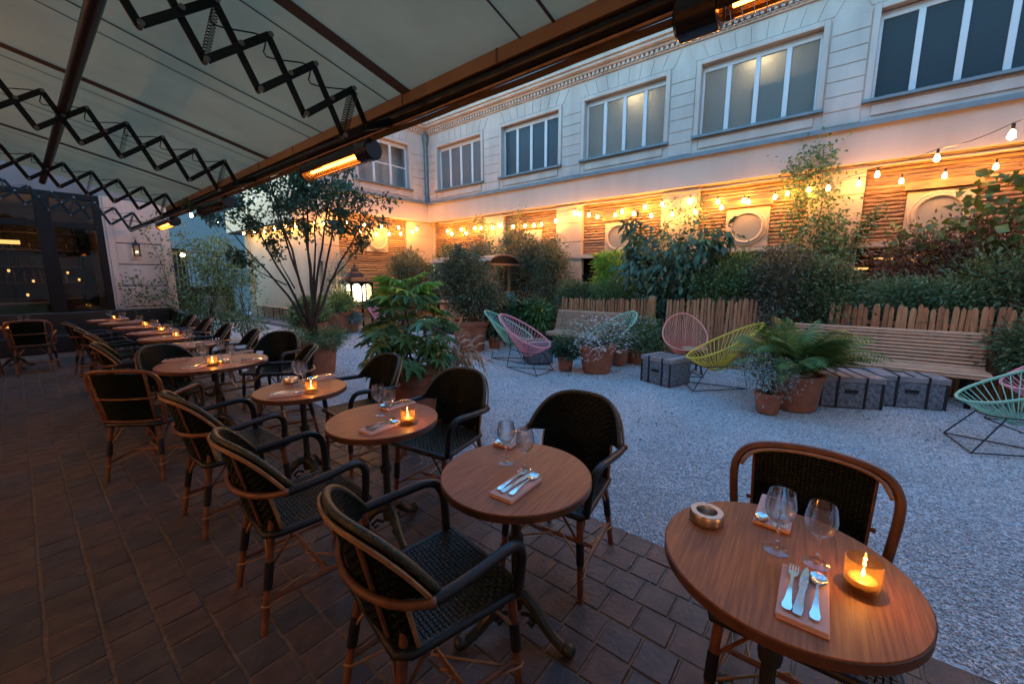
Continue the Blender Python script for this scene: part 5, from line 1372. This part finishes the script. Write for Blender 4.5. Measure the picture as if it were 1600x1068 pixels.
# --- fatsia
fa = thing('potted_fatsia', 'big glossy fatsia with hand shaped leaves in a terracotta pot', 'plant', (2.58, 3.5, 0))
pot(fa, .36, .56, taper=.8)
def fatsia_leaf(m, name='leaf'):
    g = MB(); K = 8; vs = [(0, 0, 0)]; ring = []
    for k in range(K):
        a = radians(-128 + 256 * k / (K - 1)); ln_ = .17 * (1 - .32 * abs(k - 3.5) / 3.5)
        da = radians(256 / (K - 1))
        for (f, r, z) in ((-.31, .62, .008), (-.0, 1.0, -.012), (.31, .62, .008)):
            ring.append((cos(a + f * da) * ln_ * r, sin(a + f * da) * ln_ * r, z - .03 * r * r))
        if k < K - 1: ring.append((cos(a + .5 * da) * ln_ * .33, sin(a + .5 * da) * ln_ * .33, -.008))
    vs += ring
    # mid-rib points give each lobe a fold
    fs = [(0, i, i + 1) for i in range(1, len(ring))]
    g.add(vs, fs); g.tube([(-.16, 0, -.05), (-.08, 0, -.012), (0, 0, 0)], .0035, 5)
    return g.build(name, m, fa)
fl1 = fatsia_leaf(LF_FATSIA); fl2 = fatsia_leaf(LF_FATSIA_Y); fused = set()
R = random.Random(17)
leafpos = []
for i in range(120):
    a = R.uniform(0, 2 * pi); h = R.random(); rr = (.52 - .32 * h ** 1.5) * math.sqrt(R.uniform(.25, 1))
    if h < .2: rr = R.uniform(.3, .52)
    leafpos.append((rr * cos(a), rr * sin(a), .62 + .92 * h, a, h))
for i, (x, y, z, a, h) in enumerate(leafpos):
    young = h > .86 or (h > .6 and R.random() < .10)
    src = fl2 if young else fl1
    tilt = R.uniform(-.15, .4) + (1 - h) * .3 - (.3 if young else 0)
    mtx = Matrix.Translation((x, y, z)) @ Matrix.Rotation(a + R.uniform(-.5, .5), 4, 'Z') @ Matrix.Rotation(tilt, 4, 'Y') @ Matrix.Rotation(R.uniform(-.4, .4), 4, 'X') @ Matrix.Scale(R.uniform(.95, 1.5), 4)
    if src.name not in fused: fused.add(src.name); src.matrix_local = mtx
    else: share(src, fa, matrix=mtx)
mtx = Matrix.Translation((.02, -.08, 1.56)) @ Matrix.Rotation(radians(-30), 4, 'Z') @ Matrix.Rotation(-.5, 4, 'Y') @ Matrix.Scale(1.2, 4); share(fl2, fa, matrix=mtx)
stems('stem', STEM, fa, [(R.uniform(-.08, .08), R.uniform(-.08, .08), .5) for _ in range(8)], [(R.uniform(-.3, .3), R.uniform(-.3, .3), R.uniform(.9, 1.5)) for _ in range(8)], .014, .006, 4)
clump_foliage('dry_fronds', leafm('straw_leaf', (.20, .14, .08), .4), fa, [(.3, -.28, .62, .3, .3, .22)], 260, .12, .2, 19, clusters=14, spread=.25, droop=1.0, up=-.3)
# --- fern
fe = thing('potted_fern', 'large arching green fern in a terracotta pot beside the trunks', 'fern', (5.78, .28, 0))
pot(fe, .28, .42, taper=.82)
def frond(seed, Ln):
    R = random.Random(seed); g = MB(); n = 26; cur = R.uniform(.65, 1.15); pts = []
    x = z = 0; th = radians(72)
    for i in range(n + 1):
        pts.append(Vector((x, 0, z))); th -= cur * 1.75 / n * (.5 + i / n); x += cos(th) * Ln / n; z += sin(th) * Ln / n
    g.tube(pts, [.005 * (1 - i / n) + .001 for i in range(n + 1)], 4)
    for i in range(3, n):
        s = i / n; ll = .155 * Ln * 1.6 * sin(pi * min(1, s * .92 + .10)) ** .8
        t = (pts[min(n, i + 1)] - pts[i - 1]).normalized(); nn = Vector((-t.z, 0, t.x))
        for sd in (-1, 1):
            d = (Vector((0, sd, 0)) + t * .45 - nn * .1).normalized(); q = d.cross(nn).normalized(); w = Ln / n * .42
            b = pts[i]
            K = 4; vs = []; 
            for k in range(K + 1):
                u = k / K; ww = w * (1 - u) ** .7 * (1.0 if k % 2 == 0 else .78); c = b + d * ll * u - nn * ll * .28 * u * u
                vs += [c - q * ww, c + q * ww]
            g.add(vs, [(2 * k, 2 * k + 1, 2 * k + 3, 2 * k + 2) for k in range(K)])
    return g.build('frond', LF_FERN, fe)
FR = [frond(s, L) for s, L in ((1, .78), (2, .9), (3, .68), (4, .84))]; fu = set(); R = random.Random(8)
for i in range(72):
    src = FR[i % 4]; a = 2 * pi * (i * .618) + R.uniform(-.2, .2); tilt = R.uniform(-.35, .3) + (.25 if i % 3 else -.30)
    mtx = Matrix.Translation((.1 * cos(a), .1 * sin(a), .42)) @ Matrix.Rotation(a, 4, 'Z') @ Matrix.Rotation(tilt, 4, 'Y') @ Matrix.Rotation(R.uniform(-.4, .4), 4, 'X') @ Matrix.Scale(R.uniform(.72, 1.12), 4)
    if src.name not in fu: fu.add(src.name); src.matrix_local = mtx
    else: share(src, fe, matrix=mtx)
# --- small pot of grey foliage, white-flower pots and others
def flowers(parent, blobs, n, size, seed, m=PETAL, name='blossom'):
    R = np.random.default_rng(seed); Ps = []
    for b in blobs:
        k = max(4, n // len(blobs)); Ps.append(np.array(b[:3]) + unit(k, R) * (R.random(k) ** .12)[:, None] * np.array(b[3:]))
    P = np.concatenate(Ps); P = np.repeat(P, 4, 0); n = len(P)
    a = np.tile(np.arange(4) * pi / 2, n // 4) + np.repeat(R.random(n // 4) * 3, 4)
    D = np.stack([np.cos(a), np.sin(a), R.uniform(-.1, .4, n)], 1); N = np.tile(np.array([[0, 0, 1.]]), (n, 1)) + R.normal(size=(n, 3)) * .2
    L = np.repeat(R.uniform(.7, 1.2, n // 4) * size, 4); V, F = leaf_arrays(P, D, N, L, L * .8, .1, 0)
    return np_mesh(name, V, F, m, parent)
t = potted('potted_plant', 'small terracotta pot of pale grey airy foliage before the fern', 'potted plant', (5.36, .50), .145, .24, [(0, 0, .45, .27, .27, .20), (-.12, .1, .5, .2, .2, .18)], 1500, .026, .45, LF_GREY, 31, 14, clusters=60, spread=.25, dens=1.0)
flowers(t, [(0, 0, .48, .3, .3, .22)], 240, .013, 5)
t = potted('potted_plant', 'large terracotta pot of white starry flowers in mid court', 'potted plant', (5.98, 3.02), .30, .46, [(0, 0, .62, .48, .48, .26), (.05, -.35, .62, .32, .32, .22), (-.2, .25, .6, .3, .3, .2)], 3000, .038, .28, leafm('gaura_leaf', (.11, .14, .09), .35), 32, 26, clusters=80, spread=.25, up=.6, dens=.6)
flowers(t, [(0, 0, .72, .5, .5, .26), (-.15, -.25, .62, .4, .4, .28), (-.28, .0, .42, .12, .3, .22)], 520, .026, 6)
potted('potted_plant', 'small terracotta pot of dark rounded foliage left of the white flowers', 'potted plant', (5.78, 3.50), .145, .25, [(0, 0, .36, .2, .2, .15)], 1500, .04, .5, LF_BLUE, 33, 8, clusters=40, spread=.2)
t = potted('potted_plant', 'shallow terracotta pot of white flowers left of the coral cord chair', 'potted plant', (7.15, 2.75), .26, .26, [(0, 0, .5, .34, .34, .28), (0, -.1, .36, .36, .3, .12)], 1600, .04, .4, LF_MID, 34, 12, clusters=50, spread=.2)
flowers(t, [(0, 0, .6, .36, .36, .3)], 260, .02, 7)
t = potted('potted_plant', 'terracotta pot of sparse white flowers behind the big flower pot', 'potted plant', (6.75, 2.95), .17, .30, [(0, 0, .5, .3, .3, .22)], 900, .04, .35, LF_OLIVE, 35, 9, clusters=40, spread=.2)
flowers(t, [(0, 0, .55, .32, .32, .25)], 160, .018, 8)
potted('potted_shrub', 'tall dark olive shrub in a large terracotta pot behind the fatsia', 'shrub', (6.1, 6.1), .40, .66, [(0, 0, 1.3, .5, .5, .6), (-.1, .1, 1.85, .34, .34, .4), (.2, -.2, 1.0, .45, .45, .35), (-.25, .25, 1.5, .35, .35, .4)], 5200, .055, .42, LF_OLIVE, 36, 10, clusters=130, spread=.17)
potted('potted_plant', 'small terracotta pot of leafy plant behind the green cord chair', 'potted plant', (6.6, 5.85), .15, .28, [(0, 0, .5, .26, .26, .24)], 700, .08, .5, LF_DARK, 37, 6, clusters=30)
potted('potted_plant', 'wide terracotta pot of yellow green euphorbia beside the lantern stand', 'potted plant', (5.75, 11.2), .42, .62, [(0, 0, .85, .5, .5, .26), (.3, .1, .95, .28, .28, .22)], 2400, .06, .4, leafm('lime_leaf', (.14, .17, .05), .4), 38, 10, clusters=60)
potted('potted_plant', 'terracotta pot of feathery green plant left of the tree', 'potted plant', (4.75, 10.4), .30, .45, [(0, 0, .72, .42, .42, .34), (-.2, .2, .6, .35, .35, .25)], 1900, .09, .3, LF_MID, 39, 10, clusters=60)
potted('potted_plant', 'small terracotta pot of grey green plant under the lantern', 'potted plant', (6.1, 10.95), .17, .30, [(0, 0, .42, .22, .22, .14)], 420, .09, .25, LF_GREY, 40, 5, clusters=20)
potted('potted_plant', 'small terracotta pot right of the lantern stand', 'potted plant', (7.0, 10.75), .18, .30, [(0, 0, .5, .24, .24, .2)], 500, .08, .35, LF_DARK, 41, 5, clusters=20)
potted('potted_shrub', 'terracotta pot with tall bamboo like shrub right of the lantern', 'shrub', (7.75, 10.7), .38, .58, [(0, 0, 1.35, .5, .5, .7), (.1, -.1, 2.0, .4, .4, .45)], 3600, .085, .22, LF_OLIVE, 42, 14, clusters=90, up=.5)
potted('potted_shrub', 'dense dark bush at the right end of the bench', 'shrub', (7.3, -1.95), .24, .40, [(0, 0, .72, .40, .40, .34)], 3000, .045, .45, LF_DARK, 43, 8, clusters=70, spread=.17)
potted('potted_plant', 'terracotta pot of broad dark leaves beside the wooden cart', 'potted plant', (7.3, 5.95), .26, .40, [(0, 0, .68, .42, .42, .3), (.2, -.4, .7, .35, .35, .25)], 700, .16, .5, LF_BLUE, 44, 8, clusters=30, droop=.5)
potted('potted_plant', 'terracotta pot of fern like fronds left of the far bench', 'potted plant', (7.45, 5.35), .20, .36, [(0, 0, .72, .42, .42, .3)], 1000, .12, .2, LF_FERN, 45, 8, clusters=30, droop=.6)
# --- shrubs in the bed and on the walls
def shrub(label, loc, blobs, n, size, aspect, m, seed, stem_n=6, name='shrub', cat='shrub', stemm=BARK, r0=.012, **kw):
    t = thing(name, label, cat, (loc[0], loc[1], 0.08))
    clump_foliage('foliage', m, t, blobs, n, size, aspect, seed, **kw)
    rr = random.Random(seed); base = []; tips = []
    for i in range(stem_n):
        b = blobs[i % len(blobs)]; base.append((rr.uniform(-.12, .12), rr.uniform(-.12, .12), 0)); tips.append((b[0] + rr.uniform(-.4, .4) * b[3], b[1] + rr.uniform(-.4, .4) * b[4], b[2] + rr.uniform(0, .6) * b[5]))
    stems('stem', stemm, t, base, tips, r0, .003, seed); return t
shrub('feathery olive shrub against the end wall between lantern and corner', (8.5, 11.3), [(0, 0, 1.1, .6, .4, .9), (.3, 0, 1.7, .4, .35, .45)], 3800, .07, .26, LF_OLIVE, 51, 10, clusters=110)
shrub('dark shrub filling the inner corner below the downpipe', (9.3, 10.6), [(0, 0, 1.2, .6, .6, 1.0), (.1, -.2, 2.05, .4, .5, .45)], 4200, .06, .4, LF_DARK, 52, 8, clusters=110)
shrub('fine leaved olive shrub left of the cart roof', (9.0, 8.9), [(0, 0, 1.3, .55, .75, .9), (0, -.3, 2.0, .4, .5, .5)], 4600, .055, .36, LF_OLIVE, 53, 8, clusters=120)
shrub('tall airy shrub behind the cart roof reaching the bulbs', (9.1, 7.0), [(0, 0, 1.4, .5, .8, .9), (.1, .2, 2.3, .4, .55, .55), (.2, -.4, 2.0, .35, .4, .4)], 4800, .055, .38, leafm('airy_leaf', (.075, .09, .05), .4), 54, 8, clusters=120)
shrub('grey olive shrub by the pilaster left of the first full round window', (9.0, 5.9), [(0, 0, 1.4, .5, .5, .8), (.1, .1, 2.1, .35, .4, .45)], 4400, .05, .32, LF_OLIVE, 55, 8, clusters=110)
shrub('clipped dense dark shrub above the far bench', (8.15, 4.65), [(0, 0, .95, .42, .5, .42)], 3600, .04, .5, LF_DARK, 56, 6, clusters=90, spread=.15)
shrub('soft green shrub spilling above the far bench fence', (8.15, 3.85), [(0, 0, .98, .42, .5, .42), (0, -.4, .9, .35, .35, .3)], 3600, .05, .28, LF_MID, 57, 6, clusters=90, spread=.15)
shrub('bright lime green feathery shrub before a round window', (8.9, 4.15), [(0, 0, 1.45, .4, .42, .5), (0, .1, 1.8, .25, .3, .25)], 3200, .075, .3, LF_BRIGHT, 58, 6, clusters=70, up=.8)
t = shrub('tall large leaved bluish shrub in the gap between two picket fences', (8.2, 2.75), [(0, 0, 1.6, .65, .85, .65), (.1, .7, 2.15, .3, .3, .55), (.1, -.75, 2.1, .35, .35, .45), (0, 0, .9, .4, .45, .5)], 2300, .12, .46, LF_BLUE, 59, 12, clusters=80, droop=1.3, up=0, r0=.02, dens=1.3)
shrub('broad green shrub over the coral chair fence', (8.2, 1.7), [(0, 0, 1.2, .5, .7, .45), (.2, -.3, 1.5, .45, .5, .4)], 4600, .045, .48, LF_MID, 60, 6, clusters=110, spread=.15)
shrub('brownish dense shrub behind the yellow chair', (8.1, .65), [(0, 0, 1.1, .55, .6, .6), (.1, .1, 1.55, .45, .5, .4)], 5000, .04, .5, leafm('bronze_leaf', (.075, .075, .045), .45), 61, 6, clusters=120, spread=.15)
shrub('dark shrub over the gap left of the right hand fence', (8.0, .15), [(0, 0, .9, .5, .45, .6), (.2, 0, 1.4, .4, .4, .35)], 4200, .045, .45, LF_DARK, 62, 6, clusters=100, spread=.16)
shrub('low fluffy green shrub spilling over the right hand fence', (8.05, -.55), [(0, 0, 1.08, .4, .55, .36), (0, -.6, 1.05, .38, .5, .34)], 5000, .04, .45, leafm('soft_leaf', (.06, .12, .06), .35), 63, 6, clusters=120, spread=.14)
shrub('dark bushy shrub filling the bed at the right edge', (8.3, -1.7), [(0, 0, 1.2, .5, .7, .6), (0, -.8, 1.3, .5, .7, .6)], 5200, .05, .42, LF_DARK, 64, 8, clusters=120, spread=.15)
shrub('reddish brown shrub before the round window at right', (9.0, -1.1), [(0, 0, 1.5, .45, .7, .65), (.1, -.6, 1.9, .4, .6, .5)], 4200, .05, .42, LF_RED, 65, 8, clusters=110, spread=.16)
def climber(label, path, n, size, m, seed, spread=.12, aspect=.6, sides=()):
    b0 = Vector(path[0]); t = thing('climbing_plant', label, 'climbing plant', b0)
    paths = [path] + list(sides); R = np.random.default_rng(seed); Ps = []; g = MB()
    for p in paths:
        p = [Vector(q) - b0 for q in p]; g.tube(p, [.008 - .005 * i / max(1, len(p) - 1) for i in range(len(p))], 5)
        A = np.array([tuple(q) for q in p]); k = max(8, int(n * 1.9) // len(paths)); i = R.integers(0, len(A) - 1, k); s = R.random(k)[:, None]
        Ps.append(A[i] + (A[i + 1] - A[i]) * s + R.normal(size=(k, 3)) * spread * np.array([.6, 1, 1]))
    g.build('stem', STEM, t, smooth=True)
    P = np.concatenate(Ps); k = len(P); D = unit(k, R); D[:, 2] -= .3; N = unit(k, R); N[:, 0] -= 1; size *= 1.3
    L = size * R.uniform(.6, 1.3, k); V, F = leaf_arrays(P, D, N, L, L * aspect); np_mesh('foliage', V, F, m, t); return t
climber('leafy climber growing up the pilaster to above the fascia', [(9.8, .55, .1), (9.75, .5, 1.2), (9.78, .42, 2.2), (9.78, .38, 2.9), (9.8, .42, 3.5), (9.8, .45, 4.0)], 1900, .055, LF_MID, 71, .15, sides=[((9.75, .5, 1.5), (9.7, .8, 2.2), (9.75, .75, 3.2), (9.8, .8, 3.75)), ((9.75, .4, 1.4), (9.7, .1, 2.0), (9.75, .15, 2.6))])
climber('thin climber with round leaves on the pilaster right of the leafy one', [(9.85, -.05, .2), (9.85, -.1, 1.6), (9.85, -.2, 2.3), (9.85, -.45, 2.75)], 330, .05, LF_DARK, 72, .07)
climber('thin climber on the pilaster between two round windows', [(9.85, 2.9, .2), (9.85, 2.95, 1.6), (9.8, 3.1, 2.4), (9.8, 2.7, 2.9), (9.8, 3.4, 3.35)], 650, .05, LF_MID, 73, .12, sides=[((9.8, 2.7, 1.4), (9.8, 2.5, 2.3), (9.8, 2.55, 3.3)), ((9.8, 3.1, 1.4), (9.8, 3.3, 2.4), (9.8, 3.35, 2.9))])
climber('wispy climber along the pipe near the inner corner', [(9.8, 8.6, .3), (9.8, 8.7, 2.0), (9.7, 8.9, 2.9), (9.75, 9.3, 3.5)], 500, .06, LF_MID, 74, .12, sides=[((9.8, 8.6, 1.5), (9.8, 8.3, 2.6), (9.8, 7.6, 3.5))])
climber('grape vine with broad leaves trailing in from the right edge', [(8.6, -2.6, 1.6), (8.7, -2.1, 2.35), (8.8, -1.75, 2.5), (8.9, -1.3, 2.3), (9.0, -.7, 2.15)], 210, .11, LF_VINE, 75, .12, .85, sides=[((8.6, -2.5, 2.2), (8.7, -2.2, 2.7), (8.9, -1.75, 2.85), (9.2, -1.4, 2.7)), ((8.6, -2.5, 1.9), (8.7, -2.0, 1.95), (8.9, -1.5, 1.9))])
climber('thin leafy climber on the white stone pier by the restaurant', [(2.35, 12.3, .3), (2.3, 12.35, 1.3), (2.2, 12.4, 2.1), (2.0, 12.45, 2.6), (2.3, 12.4, 3.1)], 330, .055, LF_DARK, 76, .16, sides=[((2.3, 12.3, .9), (1.9, 12.3, 1.15), (1.55, 12.3, 1.1)), ((2.3, 12.3, 1.2), (1.8, 12.3, 1.45), (1.5, 12.35, 1.42)), ((2.3, 12.3, 1.6), (2.5, 12.2, 2.3), (2.7, 12.1, 2.6))])
shrub('airy maple like shrub at the end of the banquette before the passage', (2.85, 11.6), [(0, 0, 1.3, .55, .5, .8), (.25, .1, 2.0, .5, .45, .45), (-.1, -.1, .6, .55, .5, .4)], 3600, .06, .42, LF_MID, 81, 10, clusters=80, up=.1, droop=.2, dens=1.1)
shrub('lighter green arching shrub before the iron gate', (3.5, 11.4), [(0, 0, 1.0, .45, .45, .7), (.1, .1, 1.7, .4, .4, .4), (-.1, -.4, .35, .45, .5, .3)], 2400, .06, .4, LF_MID, 82, 8, clusters=50, dens=.8)
shrub('grey green shrub behind the potted tree against the cream wall', (6.0, 11.5), [(0, 0, 1.3, .3, .3, .8)], 1300, .07, .25, LF_GREY, 83, 8, clusters=40, up=.8)

# fallen leaves under the plants and a few stones kicked onto the paving
R = np.random.default_rng(99); n = 420
cx = np.array([(5.78, .1), (2.6, 3.5), (5.9, 3.1), (6.4, -.9), (3.0, 6.5), (6.6, 2.4), (4.5, 1.5), (5.9, 6.0)])[R.integers(0, 8, n)]
P = np.zeros((n, 3)); P[:, :2] = cx + R.normal(size=(n, 2)) * .5; P[:, 2] = .016; P = P[P[:, 0] > 2.25]; n = len(P)
D = unit(n, R); D[:, 2] *= .15; N = np.tile(np.array([[0, 0, 1.]]), (n, 1)) + R.normal(size=(n, 3)) * .2; L = R.uniform(.015, .045, n)
V, F = leaf_arrays(P, D, N, L, L * .55); np_mesh('fallen_leaves', V, F, leafm('dry_leaf', (.07, .05, .025), .5), kind='stuff')
n = 260; X = 2.2 - R.random(n) ** 2.5 * .55; Y = R.uniform(-.8, 9, n); sz = R.uniform(.003, .008, (n, 3))
oc = np.array([(1, 0, 0), (0, 1, 0), (-1, 0, 0), (0, -1, 0), (0, 0, 1), (0, 0, -1)], float)[None] * sz[:, None, :] + R.uniform(-.0015, .0015, (n, 6, 3))
V = oc + np.stack([X, Y, np.full(n, .004)], 1)[:, None, :]
np_mesh('loose_stones', V, (np.arange(n)[:, None, None] * 6 + tri[None]).reshape(-1, 3), MATS['gravel_stone'], kind='stuff')
